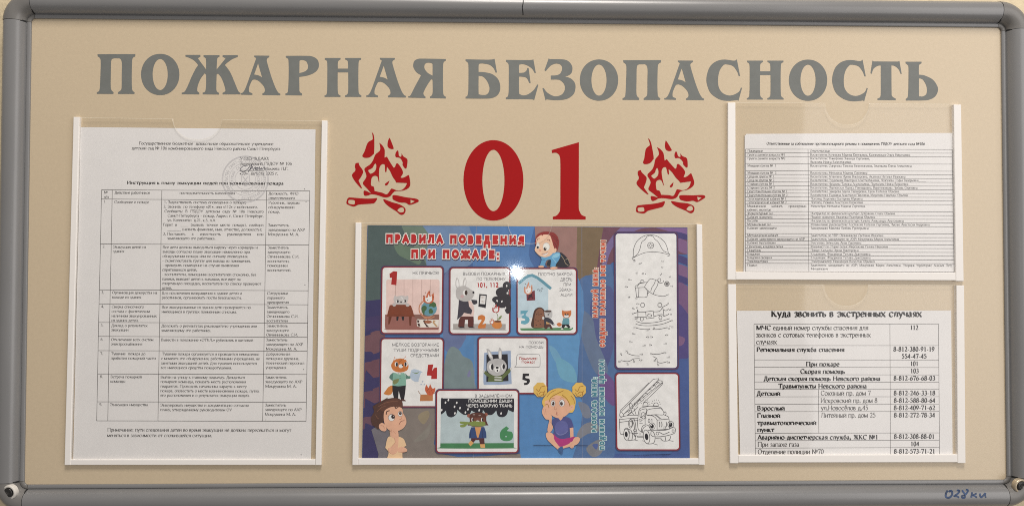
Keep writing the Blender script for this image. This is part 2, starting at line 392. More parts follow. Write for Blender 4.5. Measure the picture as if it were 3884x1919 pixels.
# moulding: (distance outwards from the panel's edge, height over the panel), millimetres
PROF = [(0.0, -0.4), (0.0, 1.3), (0.35, 1.75), (2.9, 2.1), (3.2, 1.9), (3.45, 0.9), (3.75, 0.9), (4.0, 2.2), (4.5, 3.6), (5.3, 5.2), (6.5, 7.0), (8.0, 8.5),
        (10.0, 9.5), (12.5, 10.0), (15.5, 9.9), (18.3, 9.0), (20.5, 7.4), (22.2, 5.0), (23.2, 2.0), (23.5, -1.5), (23.5, -9.8)]
PROF = [(a / 1000, b / 1000) for a, b in PROF]
RI, GAP = 0.0032, 0.00028
def rail(side):
    n = len(PROF); vs = []
    for e in (-1, 1):
        for d, h in PROF:
            if side in 'tb':
                s = 1 if side == 't' else -1; vs.append(W(e * (HW - RI - GAP), s * (HH + d), h))
            else:
                s = 1 if side == 'r' else -1; vs.append(W(s * (HW + d), e * (HH - RI - GAP), h))
    fs = [(i, i + 1, n + i + 1, n + i) for i in range(n - 1)]
    return link_mesh('frame_rail', vs, fs, [M_FRAME if side in 'tb' else M_FRAME_V], None, BOARD, BOARD, True)
RAILS = {s: rail(s) for s in 'tblr'}
def corner(sx, sy):
    n = len(PROF); vs = []; seg = 18; cx, cy = sx * (HW - RI), sy * (HH - RI)
    for k in range(seg + 1):
        a = math.pi / 2 * k / seg
        for d, h in PROF:
            q = 0.00025 if 0.004 < d else 0.0
            r = RI + d + q * 0.5; vs.append(W(cx + sx * r * math.cos(a), cy + sy * r * math.sin(a), h + q))
    fs = [(k * n + i, k * n + i + 1, (k + 1) * n + i + 1, (k + 1) * n + i) for k in range(seg) for i in range(n - 1)]
    o = link_mesh('corner_piece', vs, fs, [M_CORNER], None, BOARD, BOARD, True)
    # dark core seen through the joints
    for (ax, ay) in ((1, 0), (0, 1)):
        pass
    return o
CORN = {(a, b): corner(a, b) for a in (-1, 1) for b in (-1, 1)}
def joint(sx, sy):
    vs, fs = [], []; n = len(PROF) - 7
    for axis in (0, 1):
        b = len(vs)
        for e in (-0.0007, 0.0007):
            for d, h in PROF[7:]:
                dd, hh = d - 0.00035, h - 0.00045
                vs.append(W(sx * (HW - RI + e), sy * (HH + dd), hh) if axis == 0 else W(sx * (HW + dd), sy * (HH - RI + e), hh))
        fs += [(b + i, b + i + 1, b + n + i + 1, b + n + i) for i in range(n - 1)]
    link_mesh('joint_insert', vs, fs, [M_GAP], None, CORN[(sx, sy)], BOARD, True)
for s in CORN: joint(*s)
def screw(px, py, key, m_w):
    cx, cy = P(px, py, 0.0095); h0 = 0.0; par = CORN[key]
    oxv, oyv = cx - key[0] * (HW - RI), cy - key[1] * (HH - RI); rr_ = math.hypot(oxv, oyv); dd_ = rr_ - RI
    for (d0, h1_), (d1, h2_) in zip(PROF, PROF[1:]):
        if d0 <= dd_ <= d1 and d1 > d0: hs = h1_ + (h2_ - h1_) * (dd_ - d0) / (d1 - d0)
    ax = Vector((oxv / rr_ * 0.26, oyv / rr_ * 0.26, 1)).normalized()      # the fixing sits square on the rounded corner
    e1 = ax.cross(Vector((0, 1, 0))).normalized() * -1; e1 = Vector((0, 1, 0)).cross(ax).normalized(); e2 = ax.cross(e1)
    def seat(u, v, h):
        q = Vector((cx, cy, hs)) + e1 * u + e2 * v + ax * (h - 0.0004); return W(q.x, q.y, q.z)
    def lathe(name, prof, mat, parent, ox=0.0, oy=0.0, n=36):
        vs = [seat(ox + r * math.cos(2 * math.pi * k / n), oy + r * math.sin(2 * math.pi * k / n), h) for r, h in prof for k in range(n)]
        fs = [(i * n + k, i * n + (k + 1) % n, (i + 1) * n + (k + 1) % n, (i + 1) * n + k) for i in range(len(prof) - 1) for k in range(n)]
        fs.append([(len(prof) - 1) * n + k for k in range(n)])
        return link_mesh(name, vs, fs, [mat], None, parent, BOARD, True)
    lathe('washer', [(0.0061, h0 - .003), (0.0064, h0 + .0004), (0.0060, h0 + .0013), (0.0050, h0 + .0014), (0.0041, h0 + .0006), (0.0036, h0 - .001)], m_w, par)
    ox, oy = (-0.0011, -0.0004) if key[0] < 0 else (0.0004, 0.0)
    lathe('screw', [(0.0044, h0 + .0004), (0.0043, h0 + .0012), (0.0035, h0 + .0018), (0.0017, h0 + .0019), (0.0009, h0 + .0007)], M_SCREW, par, ox, oy)
    vs, fs = [], []
    for ang in (20, 110):                      # the cross recess
        a = math.radians(ang); c, s = math.cos(a), math.sin(a); b = len(vs)
        for u, w in ((-.0023, -.0004), (.0023, -.0004), (.0023, .0004), (-.0023, .0004)):
            vs.append(seat(ox + u * c - w * s, oy + u * s + w * c, h0 + .00195 + (0.00002 if ang > 90 else 0)))
        fs.append((b, b + 1, b + 2, b + 3))
    link_mesh('cross_recess', vs, fs, [material('worn steel', (0.09, 0.085, 0.08), 0.3, 0.5, metal=0.6)], None, par, BOARD)
screw(35.5, 1866, (-1, -1), material('white washer', (0.7, 0.67, 0.62), 0.45, 0.4))
screw(3872, 1842, (1, -1), M_BRASS)
# the dark tick drawn across the top rail and the marker number on the bottom rail follow the moulding
def on_rail(px, py, lift=0.00012):
    """point of the moulding's surface seen at a photograph pixel (top or bottom rail)"""
    h = 0.0095
    for _ in range(6):
        x, y = P(px, py, h); d = abs(y) - HH
        for (d0, h0), (d1, h1) in zip(PROF, PROF[1:]):
            if d0 <= d <= d1 and d1 > d0: h = h0 + (h1 - h0) * (d - d0) / (d1 - d0); break
    x, y = P(px, py, h); return W(x, y, h + lift)
def rail_marks(name, lines, crop, mat, par):
    vs, fs = [], []
    for j, (s, w) in enumerate(lines):
        pts = [K(crop, *p) for p in smooth_path(parse(s), False, 5)]
        L, R = ribbon(pts, w / CROP[crop][2]); b = len(vs); n = len(pts)
        vs += [on_rail(x, y, 0.00012 + j * 6e-6) for x, y in L + R]
        fs += [(b + i, b + i + 1, b + n + i + 1, b + n + i) for i in range(n - 1)]
    return link_mesh(name, vs, fs, [mat], None, par, BOARD)
rail_marks('scratch', [("1373,6! 1371,30 1366,60 1370,95 1371,118!", 7)], 'h2', M_GAP, RAILS['t'])
rail_marks('handwritten_number', [
    ("640,920 605,985 600,1050 640,1082 700,1065 740,1010 735,945 695,930 672,955", 44),
    ("842,918 895,925 880,975 820,1020 790,1045 850,1050 890,1080", 41),
    ("962,915 985,955 1025,1000", 39), ("1040,900 1085,915 1070,965 1020,1020 960,1040 960,1075 1000,1085 1022,1060 1020,1000", 39),
    ("1180,960 1170,1030 1160,1078", 41), ("1280,985 1230,1010 1195,1025 1240,1045 1285,1078", 36),
    ("1352,985 1360,1040 1380,1070 1430,1030 1470,975", 39), ("1475,975 1470,1030 1482,1078", 33)], 'hw', M_MARK, RAILS['b'])

# ------------------------------------------------------------------ vinyl lettering on the panel
LH = 0.00012
L_ = {
 'П': ('h1', "733,410! 1017,409! 1017,425! 997,440 992,480 990,600 992,660 996,682 1012,697! 1010,708! 887,708! 887,695! 906,682 914,660 915,560 916,480 908,448 895,440! 858,440! 840,448 834,480 833,560 832,650 838,680 854,695! 852,708! 728,707! 728,695! 745,685 751,650 755,560 757,470 752,440 734,425!"),
 'О': ('h1', ellipse(1204, 562, 144, 155, 0, 44, 0.97), ellipse(1204, 562, 57, 117, 0, 36)),
 'Ж': ('h1', "1628,524! 1692,445 1686,436 1673,430! 1673,417! 1787,417! 1787,430! 1750,445 1712,470 1690,490! 1730,545 1765,625 1790,685 1806,700! 1806,711! 1673,711! 1673,700! 1690,690 1694,675 1680,625 1660,580 1638,555! 1628,562! 1626,640 1628,685 1646,700! 1646,712! 1523,711! 1523,699! 1542,688 1549,640 1549,563! 1538,553! 1510,590 1488,640 1482,680 1488,692 1498,700! 1498,711! 1366,710! 1366,699! 1388,690 1410,650 1440,580 1470,520 1490,492! 1465,462 1430,440 1394,427! 1394,415! 1506,415! 1506,428! 1490,438 1492,447 1549,524! 1549,470 1546,440 1530,430! 1530,417! 1650,417! 1650,428! 1634,440 1630,480"),
 'А': ('h1', "1911,420! 2024,421! 2024,431! 2010,440 2005,452 2010,480 2040,580 2070,660 2092,698 2107,706! 2107,718! 1972,716! 1972,705! 1985,697 1991,680 1982,650 1950,615 1920,600 1897,602! 1885,625 1872,660 1872,690 1883,698 1897,704! 1897,715! 1809,713! 1809,702! 1825,697 1845,665 1880,570 1915,470 1924,445 1922,436 1911,431!", "1940,478! 1970,584! 1945,570 1910,562!"),
 'Р': ('h1', "2148,422! 2300,422 2350,428 2385,450 2397,485 2390,520 2360,550 2310,570 2249,580! 2250,650 2252,690 2270,705! 2270,719! 2145,717! 2145,705! 2162,695 2167,650 2170,560 2169,470 2165,445 2148,433!", "2250,552! 2251,470 2253,458 2270,453 2300,462 2314,490 2312,520 2290,540"),
 'Н': ('h3', "495,458! 614,458! 614,468! 597,480 593,500 593,538! 670,538! 670,500 665,478 648,468! 648,458! 768,458! 768,470! 752,480 748,520 747,610 748,690 752,725 770,740! 770,750! 647,750! 647,740! 664,730 671,700 671,566! 592,566! 592,690 597,728 613,740! 613,750! 493,750! 493,740! 508,730 513,690 514,600 514,510 510,480 495,470!"),
 'Я': ('h2', "791,446! 791,458! 775,470 770,500 769,590 770,680 774,715 791,730! 791,742! 671,739! 671,728! 685,718 692,690 691,601! 680,598! 655,635 630,680 622,705 630,722 638,728! 638,739! 508,735! 508,724! 525,718 560,650 605,567! 570,545 548,510 546,485 555,460 580,446 620,443", "691,570! 655,550 632,520 630,495 640,478 665,473 688,480 691,495"),
 'Б': ('h2', "939,448! 1100,451 1150,448! 1157,444! 1175,547! 1165,547! 1150,515 1120,490 1075,480 1050,480 1038,490 1037,543! 1080,545 1140,560 1185,600 1200,660 1185,710 1140,738 1070,743 939,742! 939,730! 952,722 959,690 961,600 961,510 957,475 939,460!", "1037,572! 1070,578 1100,610 1118,655 1115,690 1098,712 1070,716 1045,712 1037,700"),
 'Е': ('h2', "1243,452! 1400,454 1440,452! 1449,449! 1467,550! 1458,550! 1440,520 1405,495 1370,484 1350,486 1341,495 1341,550! 1375,548 1395,535 1404,513! 1413,514! 1428,626! 1418,626! 1400,590 1375,580 1341,577! 1341,690 1348,710 1375,719 1410,710 1450,680 1478,637! 1486,640! 1455,754! 1445,749! 1400,747! 1242,747! 1242,735! 1256,727 1263,690 1264,600 1264,510 1260,480 1243,465!"),
 'З': ('h2', "1564,441! 1572,447! 1630,447 1690,452 1725,475 1742,510 1735,550 1710,570 1685,577! 1730,592 1760,625 1765,665 1750,710 1700,745 1620,755 1548,748! 1541,757! 1517,664! 1527,664! 1550,695 1590,720 1625,726 1665,710 1685,675 1680,635 1650,605 1620,600 1580,600! 1580,570! 1620,568 1650,555 1665,520 1655,490 1620,480 1580,495 1542,536! 1532,530!"),
 'С': ('h3', "418,448! 442,573! 432,573! 420,540 390,500 350,487 320,490 290,530 277,590 280,650 300,690 330,712 365,720 400,712 435,690 449,660! 457,663! 430,760! 422,753! 400,757 340,760 280,745 220,700 192,630 192,570 215,505 260,465 320,450 390,458 409,456!"),
 'Т': ('h3', "1437,458! 1447,464! 1630,465! 1640,460! 1657,558! 1648,556! 1635,525 1605,498 1580,494! 1580,560 1581,690 1585,725 1612,743! 1612,755! 1475,754! 1475,743! 1496,730 1500,690 1500,600 1500,494! 1475,498 1445,520 1432,556! 1422,553!"),
 'Ь': ('h3', "1686,466! 1806,466! 1806,478! 1790,488 1786,510 1786,563! 1830,570 1890,600 1925,650 1928,690 1905,730 1860,752 1800,757 1688,757! 1688,744! 1700,735 1706,700 1708,600 1708,510 1702,490 1686,478!", "1787,590! 1815,600 1840,640 1847,680 1840,712 1815,727 1795,725 1787,715"),
}
def cut(name, crop, loops, mat, dx=0, dy=0, aff=None, label=None):
    p = Pic(LH)
    ls = []
    for l in loops:
        pts = l if isinstance(l, list) else smooth_path(parse(l), True, 6)
        pts = [aff(*q) if aff else K(crop, q[0] + dx, q[1] + dy) for q in pts]
        ls.append(pts)
    p.shape(ls, mat); return p.build(name, BOARD, BOARD, label)
def off(a, b):                              # crop-to-crop shift between neighbouring enlargements
    return (CROP[b][0] - CROP[a][0]) * 1.98154
for ch, sx, sy in (('П', 0, 0), ('О', 0, 0), ('Ж', 0, 0), ('А', 0, 0), ('Р', 0, 0), ('Н', -614 - off('h2', 'h3'), -20), ('А', -1616 + off('h1', 'h2'), 17), ('Я', 0, 0),
                   ('Б', 0, 0), ('Е', 0, 0), ('З', 0, 0), ('О', 738 + off('h1', 'h2'), 42), ('П', 1391 + off('h1', 'h2'), 45), ('А', 624 + off('h1', 'h2'), 37),
                   ('С', 0, 0), ('Н', 0, 0), ('О', -251 + off('h1', 'h3'), 43), ('С', 945, 3), ('Т', 0, 0), ('Ь', 0, 0)):
    g = L_[ch]; cut('letter', g[0], g[1:], M_VGREY, sx, sy)
cut('digit', 'z', (ellipse(536, 653, 402, 539, 0, 60, 0.98), ellipse(536, 654, 148, 411, 0, 48)), M_VRED)
cut('digit', 'z', ("1317,247! 1683,142! 1682,600 1681,1000 1695,1070 1720,1115 1775,1140! 1773,1178! 1333,1175! 1333,1140! 1380,1125 1415,1085 1432,1020 1434,700 1434,420 1425,330 1400,295 1370,283 1322,287!",), M_VRED)
FLAME = [
 ("402,45! 425,75 436,150 433,320 415,355 370,390 320,398 285,390 271,365 300,310 345,190 405,150 414,130 410,85",),
 ("645,120! 665,160 702,260 695,274 670,276 640,265 620,240 618,200 628,155",),
 ("760,292! 770,320 775,365 795,382 808,375 812,333! 820,350 840,380 880,405 894,435 888,500 878,540 860,543 840,520 825,490 827,460 800,410 770,393 735,388 725,360 735,320",),
 ("222,466! 230,500 275,565 280,600 255,655 218,710! 268,818! 240,805 165,715 128,645 140,610 170,580 175,550 168,520 175,480 190,468",),
 ("505,190! 545,225 575,275 580,320 577,395! 610,380! 640,435 690,515 705,532 722,520 735,485 752,473 775,490 820,560 830,610 805,655 800,668 825,672 860,660 905,635 917,650 932,740 925,790 890,825 820,850 735,855 705,868 680,895 655,925 610,942 560,938 490,915 440,903 390,900 350,915 310,920 292,905 287,870 295,850 320,852 360,870 395,890! 340,825 285,765 280,735 300,705 325,660 320,615 300,565 305,540 330,520 380,485 415,435 450,355 495,315 515,290 517,250",
  "455,475! 463,500 460,545 440,585 400,612 378,613 352,575 365,560 410,535 435,490",
  "505,735! 495,720 480,660 450,645 415,655 395,690 390,770 405,785 430,800 440,855! 500,868 550,880 590,898 615,895 640,865 670,823 700,828 750,845 810,840 860,800 888,745! 735,738! 725,710 690,660 650,575 610,520! 605,575 597,595 585,580 580,500 565,485 540,487 515,515 503,560 500,640"),
 ("645,710! 625,760 600,778 582,770 585,755 610,735",),
 ("75,950 130,945 300,958 400,958 470,950! 472,970 440,1015 400,1028 230,1040 180,1060 145,1068 90,1050 55,1030 52,1000", "85,977 150,978 168,995 165,1030 145,1040 90,1030 77,1010"),
 ("690,915 740,913 870,940 1010,960 1048,985 1030,1010 925,1045 870,1018 780,1010 700,975 687,950", "935,972! 995,995! 937,1027!"),
 ("557,970! 580,970 680,1008 780,1037 850,1080 868,1120 850,1165 815,1183 780,1170 740,1135 640,1070 580,1015", "755,1117 790,1085 830,1082 846,1110 840,1140 805,1150 775,1140"),
]
def emblem(aff):
    p = Pic(LH)
    for loops in FLAME: p.shape([[aff(*q) for q in smooth_path(parse(l), True, 6)] for l in loops], M_VRED)
    return p.build('flame_emblem', BOARD, BOARD)
emblem(lambda x, y: K('fl', x, y))
def affine(src, dst):
    (x0, y0), (x1, y1), (x2, y2) = src
    M = Matrix(((x0, y0, 1), (x1, y1, 1), (x2, y2, 1))).inverted()
    a = M @ Vector([d[0] for d in dst]); b = M @ Vector([d[1] for d in dst])
    return lambda x, y: (a.x * x + a.y * y + a.z, b.x * x + b.y * y + b.z)
CROP['fr'] = (2400, 510, 3.857)
emblem(affine([(405, 45), (52, 1010), (1048, 985)], [K('fr', 225, 57), K('fr', 50, 1115), K('fr', 1060, 905)]))

# ------------------------------------------------------------------ clear pockets with white rails
def prism(name, quad, h0, h1, mat, parent, root, bev=0.0005):
    """a bar over four photograph points (clockwise from top left), its upper edge rounded"""
    b = [Vector(P(x, y, h1)) for x, y in quad]; n = len(b)
    def inset(d):
        o = []
        for i in range(n):
            p, a, c = b[i], b[i - 1], b[(i + 1) % n]
            e1 = (p - a).normalized(); e2 = (c - p).normalized()
            n1 = Vector((e1.y, -e1.x)); n2 = Vector((e2.y, -e2.x))
            o.append(p + (n1 + n2) * (d / max(0.2, 1 + n1.dot(n2))))
        return o
    rings = [(b, h0), (b, h1 - bev), (inset(bev * .3), h1 - bev * .3), (inset(bev), h1)]
    vs = [W(p.x, p.y, h) for r, h in rings for p in r]
    fs = [(i * n + k, i * n + (k + 1) % n, (i + 1) * n + (k + 1) % n, (i + 1) * n + k) for i in range(3) for k in range(n)]
    fs.append(tuple(3 * n + k for k in range(n)))
    return link_mesh(name, vs, fs, [mat], None, parent, root)
FH = 0.0024
def pocket(label, lr, rr, bot, film_q, notch, ridges=(), nx=120, ny=26, seed=0, rh=0.0034):
    q = [Vector(P(*p)) for p in (lr[3], rr[2])]
    base = W((q[0].x + q[1].x) / 2, (q[0].y + q[1].y) / 2, 0)
    root = thing('document_pocket', label, 'document holder', base, 'clear document pockets with white rails')
    prism('side_rail', lr, 0.0, rh, M_RAIL, root, root); prism('side_rail', rr, 0.0, rh, M_RAIL, root, root)
    prism('bottom_rail', bot, 0.0, rh - 0.0003, M_RAIL, root, root)
    (tlx, tly), (trx, try_), (brx, bry), (blx, bly) = film_q; n0, n1, nd = notch
    rnd = random.Random(seed); ph = [rnd.uniform(0, 6.3) for _ in range(6)]
    us = sorted(set([i / nx for i in range(nx + 1)] + [(n0 - tlx) / (trx - tlx) + (n1 - n0) / (trx - tlx) * k / 40 for k in range(-2, 43)]))
    def top(px):
        y = tly + (try_ - tly) * (px - tlx) / (trx - tlx)
        s = (px - (n0 + n1) / 2) / ((n1 - n0) / 2)
        if abs(s) < 1: y += (nd - y) * (1 - abs(s) ** 2.3) ** 0.55
        return y
    def disp(px, py):
        d = 0.00010 * math.sin(px / 170 + ph[0]) + 0.00008 * math.sin(py / 150 + px / 400 + ph[1]) + 0.00004 * math.sin(px / 61 + py / 90 + ph[2])
        for pts, amp, sig in ridges:
            if pts[0][1] - 60 < py < pts[-1][1] + 60:
                for (xa, ya), (xb, yb) in zip(pts, pts[1:]):
                    if ya <= py <= yb or (py < ya and pts[0][1] == ya) or (py > yb and pts[-1][1] == yb):
                        xc = xa + (xb - xa) * (py - ya) / (yb - ya); break
                fade = max(0.0, min(1.0, (py - pts[0][1] + 60) / 60, (pts[-1][1] + 60 - py) / 60))
                d += amp * fade * math.exp(-((px - xc) / sig) ** 2 / 2)
        return d
    vs, edge = [], []
    for u in us:
        tx = tlx + (trx - tlx) * u; bx = blx + (brx - blx) * u; ty = top(tx); by = bly + (bry - bly) * u
        for j in range(ny + 1):
            v = j / ny; px = tx + (bx - tx) * v * (by - ty) / max(1, by - tly); py = ty + (by - ty) * v
            x, y = P(px, py, FH); vs.append(W(x, y, FH + disp(px, py)))
        edge.append((tx, ty))
    n = ny + 1
    fs = [(i * n + j, i * n + j + 1, (i + 1) * n + j + 1, (i + 1) * n + j) for i in range(len(us) - 1) for j in range(ny)]
    film = link_mesh('clear_film', vs, fs, [M_FILM], None, root, root, True)
    L, R = ribbon(edge, 2.6); m = len(edge); ev = []
    for k, (x, y) in enumerate(L): a = P(x, y, FH); ev.append(W(a[0], a[1], FH + 0.00035 + disp(x, y)))
    for k, (x, y) in enumerate(R): a = P(x, y, FH); ev.append(W(a[0], a[1], FH - 0.0002 + disp(x, y)))
    link_mesh('film_edge', ev, [(i, i + 1, m + i + 1, m + i) for i in range(m - 1)], [M_EDGE], None, film, root, True)
    return root
pocket('tallest clear pocket with white rails, at the left of the board',
       [(278, 444), (301, 444), (266.5, 1763), (244, 1763)], [(1220, 458), (1241.5, 458), (1218, 1763), (1196, 1763)],
       [(266.8, 1742), (1196.3, 1741.5), (1195.7, 1762.7), (266.4, 1762.7)], [(290, 447), (1231, 460), (1205, 1752), (256, 1752)], (655, 842, 530), seed=1)
pocket('widest clear pocket with white rails, below the red digits',
       [(1348, 845), (1370, 845), (1358.5, 1763), (1336, 1763)], [(2642.6, 850), (2663.8, 852), (2673.6, 1762.6), (2651, 1762)],
       [(1358.8, 1738), (2650.4, 1738), (2650.7, 1760.5), (1358.8, 1762.6)], [(1360, 846), (2652, 850), (2662, 1750), (1348, 1750)], (1927, 2094, 924), seed=2, nx=420, ny=70,
       ridges=[([(2405, 930), (2437, 1120), (2446, 1244), (2457, 1345)], 0.00021, 5.6), ([(2500, 1540), (2523, 1600), (2527, 1640)], 0.00022, 5.5), ([(2214, 870), (2210, 1300), (2209, 1720)], 0.00005, 9)])
pocket('small clear pocket with white rails, upper of the two at the right',
       [(2761, 390), (2790, 390), (2791, 1061.5), (2760, 1061)], [(3617.6, 397.5), (3646, 397.5), (3656, 1066.5), (3626, 1066)],
       [(2791.3, 1031), (3625.3, 1034), (3625.7, 1063.6), (2791.3, 1060.5)], [(2775, 390), (3632, 396), (3640, 1050), (2775, 1046)], (3128.6, 3297, 474), seed=3)
pocket('small clear pocket with white rails, lower of the two at the right',
       [(2762, 1077.5), (2792, 1077.5), (2800, 1756.5), (2769, 1756)], [(3627.8, 1082), (3657.7, 1082), (3663, 1755.5), (3633, 1755.5)],
       [(2800.3, 1725), (3632.5, 1722.5), (3632.7, 1752.4), (2800.3, 1753.5)], [(2777, 1078), (3643, 1082), (3648, 1738), (2785, 1740)], (3125, 3295, 1160), seed=4)
# ------------------------------------------------------------------ printed sheets in the pockets
def wave(seed, amp=0.00016):
    r = random.Random(seed); p = [r.uniform(0, 6.28) for _ in range(4)]
    return lambda x, y: amp * (math.sin(x / 75 + y / 210 + p[0]) * 0.5 + math.sin(y / 95 - x / 160 + p[1]) * 0.6 + math.sin(x / 160 + p[2]) * 0.8)
def sheet(label, quad, h, wv, name='printed_sheet', mat=None, nx=44, ny=48, thick=0.00018):
    (ax, ay), (bx, by), (cx, cy), (dx, dy) = quad
    m = P((cx + dx) / 2, (cy + dy) / 2); root = thing(name, label, 'poster' if name == 'poster' else 'paper sheet', W(m[0], m[1], h - thick))
    vs = []
    for j in range(ny + 1):
        for i in range(nx + 1):
            u, v = i / nx, j / ny
            px = (ax * (1 - u) + bx * u) * (1 - v) + (dx * (1 - u) + cx * u) * v; py = (ay * (1 - u) + by * u) * (1 - v) + (dy * (1 - u) + cy * u) * v
            x, y = P(px, py, h); vs.append(W(x, y, h + wv(px, py)))
    n = nx + 1
    fs = [(j * n + i, (j + 1) * n + i, (j + 1) * n + i + 1, j * n + i + 1) for j in range(ny) for i in range(nx)]
    rim = list(range(n)) + [j * n + nx for j in range(1, ny + 1)] + [ny * n + i for i in range(nx - 1, -1, -1)] + [j * n for j in range(ny - 1, 0, -1)]
    b = len(vs); vs += [vs[i] + Vector((0, thick, 0)) for i in rim]; k = len(rim)
    fs += [(rim[i], rim[(i + 1) % k], b + (i + 1) % k, b + i) for i in range(k)]
    o = link_mesh('paper', vs, fs, [mat or M_PAPER], None, root, root)
    return root
def grid_lines(p, c_lines, w, mat):
    for (ca, xa, ya), (cb, xb, yb) in c_lines:
        a, b = K(ca, xa, ya), K(cb, xb, yb); n = max(2, int(math.dist(a, b) / 14)); p.k += 1
        p.strip([(a[0] + (b[0] - a[0]) * i / n, a[1] + (b[1] - a[1]) * i / n) for i in range(n + 1)], w, mat)
def lines(p, crop, slope, em, rows, mat, style='serif'):
    for x0, x1, y, s in rows: p.text(crop, x0, y, x1, y + slope * (x1 - x0), em, s, mat, style)
UP = 0.00004
M_PRINT2 = material('printer toner light', (0.06, 0.054, 0.052), 0.7, 0.2)

# --- the evacuation instruction
wl = wave(11); H1 = 0.0011
s1 = sheet('white printed sheet with a long nine-row table, round stamp and signature', [(306, 483), (1197, 491.5), (1180, 1748), (278, 1748)], H1, wl)
p = Pic(H1 + UP, bend=wl)
lines(p, 'la', .0045, 42, [
 (752, 2000, 268, "Государственное бюджетное  дошкольное образовательное учреждение"),
 (685, 2066, 313, "детский сад № 106 комбинированного вида Невского района Санкт-Петербурга"),
 (1688, 1962, 409, "УТВЕРЖДАЮ:"), (1685, 2172, 456, "Заведующий ГБДОУ № 106"), (1912, 2140, 503, "Макеева Л.Г."), (1685, 2045, 547, "«30»  августа 2025 г."),
], M_PRINT)
lines(p, 'la', .0045, 44, [(642, 2096, 634, "Инструкция к плану эвакуации людей при возникновении пожара")], M_PRINT, 'bold')
lines(p, 'la', .004, 38, [
 (428, 462, 722, "№"), (428, 472, 764, "п/п"), (526, 858, 724, "Действие работников"), (1130, 1642, 727, "последовательность выполнения"),
 (1955, 2233, 732, "Должность, ФИО"), (1955, 2200, 774, "ответственного"), (427, 441, 808, "1"), (523, 848, 811, "Сообщение о пожаре"),
 (985, 1745, 812, "1. Задействовать систему оповещения о пожаре;"), (980, 1855, 854, "2. Звонить  по телефону «01», или «112» с мобильного."),
 (988, 1910, 896, "Сообщить:  В  ГБДОУ  детском  саду  №  106  Невского"), (1018, 1910, 937, "Санкт-Петербурга - пожар. Адрес: г. Санкт-Петербург,"),
 (1016, 1460, 979, "ул. Коллонтай  д.21, к.5, л.А"), (976, 1908, 1021, "Горит  в   ____  (назвать  точное  место  пожара),  сообщил"),
 (1015, 1893, 1063, "_______ (назвать фамилию, имя, отчество, должность);"), (975, 1002, 1106, "3."), (1015, 1908, 1107, "Поставить     в     известность     руководителя     или"),
 (1015, 1463, 1147, "заменяющего его работника."),
 (1955, 2242, 818, "Работник, первым"), (1953, 2196, 859, "обнаруживший"), (1953, 2060, 901, "пожар,"),
 (1952, 2147, 1026, "Заместитель"), (1952, 2294, 1068, "заведующего по АХР"), (1952, 2240, 1110, "Мокрушина М. А.")], M_PRINT)
lines(p, 'lb', .004, 38, [
 (413, 432, 98, "2"), (513, 817, 101, "Эвакуация детей из"), (511, 615, 141, "здания"),
 (972, 1855, 103, "Все дети должны выводиться наружу через коридоры и"), (972, 1783, 144, "выходы согласно плану эвакуации немедленно при"),
 (970, 1768, 186, "обнаружении пожара или по сигналу оповещения."), (968, 1790, 228, "- скомплектовать группу для вывода из помещения,"),
 (968, 1680, 270, "- проверить помещение на случай выявления"), (966, 1292, 312, "спрятавшихся детей,"),
 (966, 1840, 355, "- воспитатели, помощники воспитателей спокойно, без"), (966, 1697, 397, "паники, выводят детей к выходам, все идут на"),
 (964, 1887, 439, "спортивную площадку, воспитатели по списку проверяют"), (963, 1058, 481, "детей."),
 (1948, 2145, 107, "Заместитель"), (1946, 2158, 148, "заведующего"), (1946, 2242, 190, "Овчинникова С.И."), (1946, 2150, 232, "воспитатели,"), (1945, 2133, 273, "помощники"), (1945, 2167, 316, "воспитателей."),
 (403, 430, 523, "3."), (503, 921, 524, "Организация дежурства на"), (503, 772, 566, "выходе из здания"),
 (963, 1708, 528, "Для исключения возвращения в здание детей и"), (963, 1706, 570, "работников, организовать посты безопасности."),
 (1941, 2137, 530, "Сотрудники"), (1941, 2105, 572, "охранного"), (1940, 2143, 613, "предприятия"),
 (402, 429, 653, "4."), (500, 798, 655, "Сверка списочного"), (499, 854, 697, "состава с фактическим"), (499, 917, 739, "наличием эвакуированных"), (498, 749, 781, "из здания детей."),
 (963, 1790, 659, "Все эвакуированные из здания дети проверяются по"), (962, 1659, 701, "имеющимся в группах поименным спискам."),
 (1939, 2137, 661, "Заместитель"), (1938, 2150, 702, "заведующего"), (1937, 2234, 744, "Овчинникова С.И."), (1937, 2135, 785, "воспитатели"),
 (398, 424, 826, "5."), (497, 832, 829, "Доклад о результатах"), (496, 656, 869, "эвакуации"),
 (960, 1848, 832, "Доложить о результатах руководителю учреждения или"), (958, 1420, 874, "заменяющему его работнику."),
 (1936, 2134, 832, "Заместитель"), (1934, 2147, 874, "заведующего"), (1933, 2231, 915, "Овчинникова С.И."),
 (396, 423, 957, "6."), (495, 886, 959, "Отключение всех систем"), (494, 783, 1000, "электроснабжения"), (958, 1812, 962, "Вывести в положение «ОТКЛ.» рубильник в щитовой"),
 (1932, 2131, 962, "Заместитель"), (1931, 2278, 1004, "заведующего по АХР"), (1931, 2222, 1046, "Мокрушина М. А."),
 (394, 421, 1088, "7."), (494, 812, 1090, "Тушение  пожара до"), (492, 908, 1131, "прибытия пожарной части"),
 (966, 1868, 1092, "Тушение пожара организуется и проводится немедленно"), (956, 1873, 1134, "с момента его обнаружения, работниками учреждения, не"),
 (956, 1846, 1177, "занятыми эвакуацией детей. Для тушения используются"), (955, 1615, 1219, "все имеющиеся средства пожаротушения."),
 (1931, 2156, 1093, "Добровольная"), (1930, 2242, 1135, "пожарная дружина,"), (1929, 2287, 1177, "технический персонал"), (1928, 2119, 1219, "учреждения")], M_PRINT)
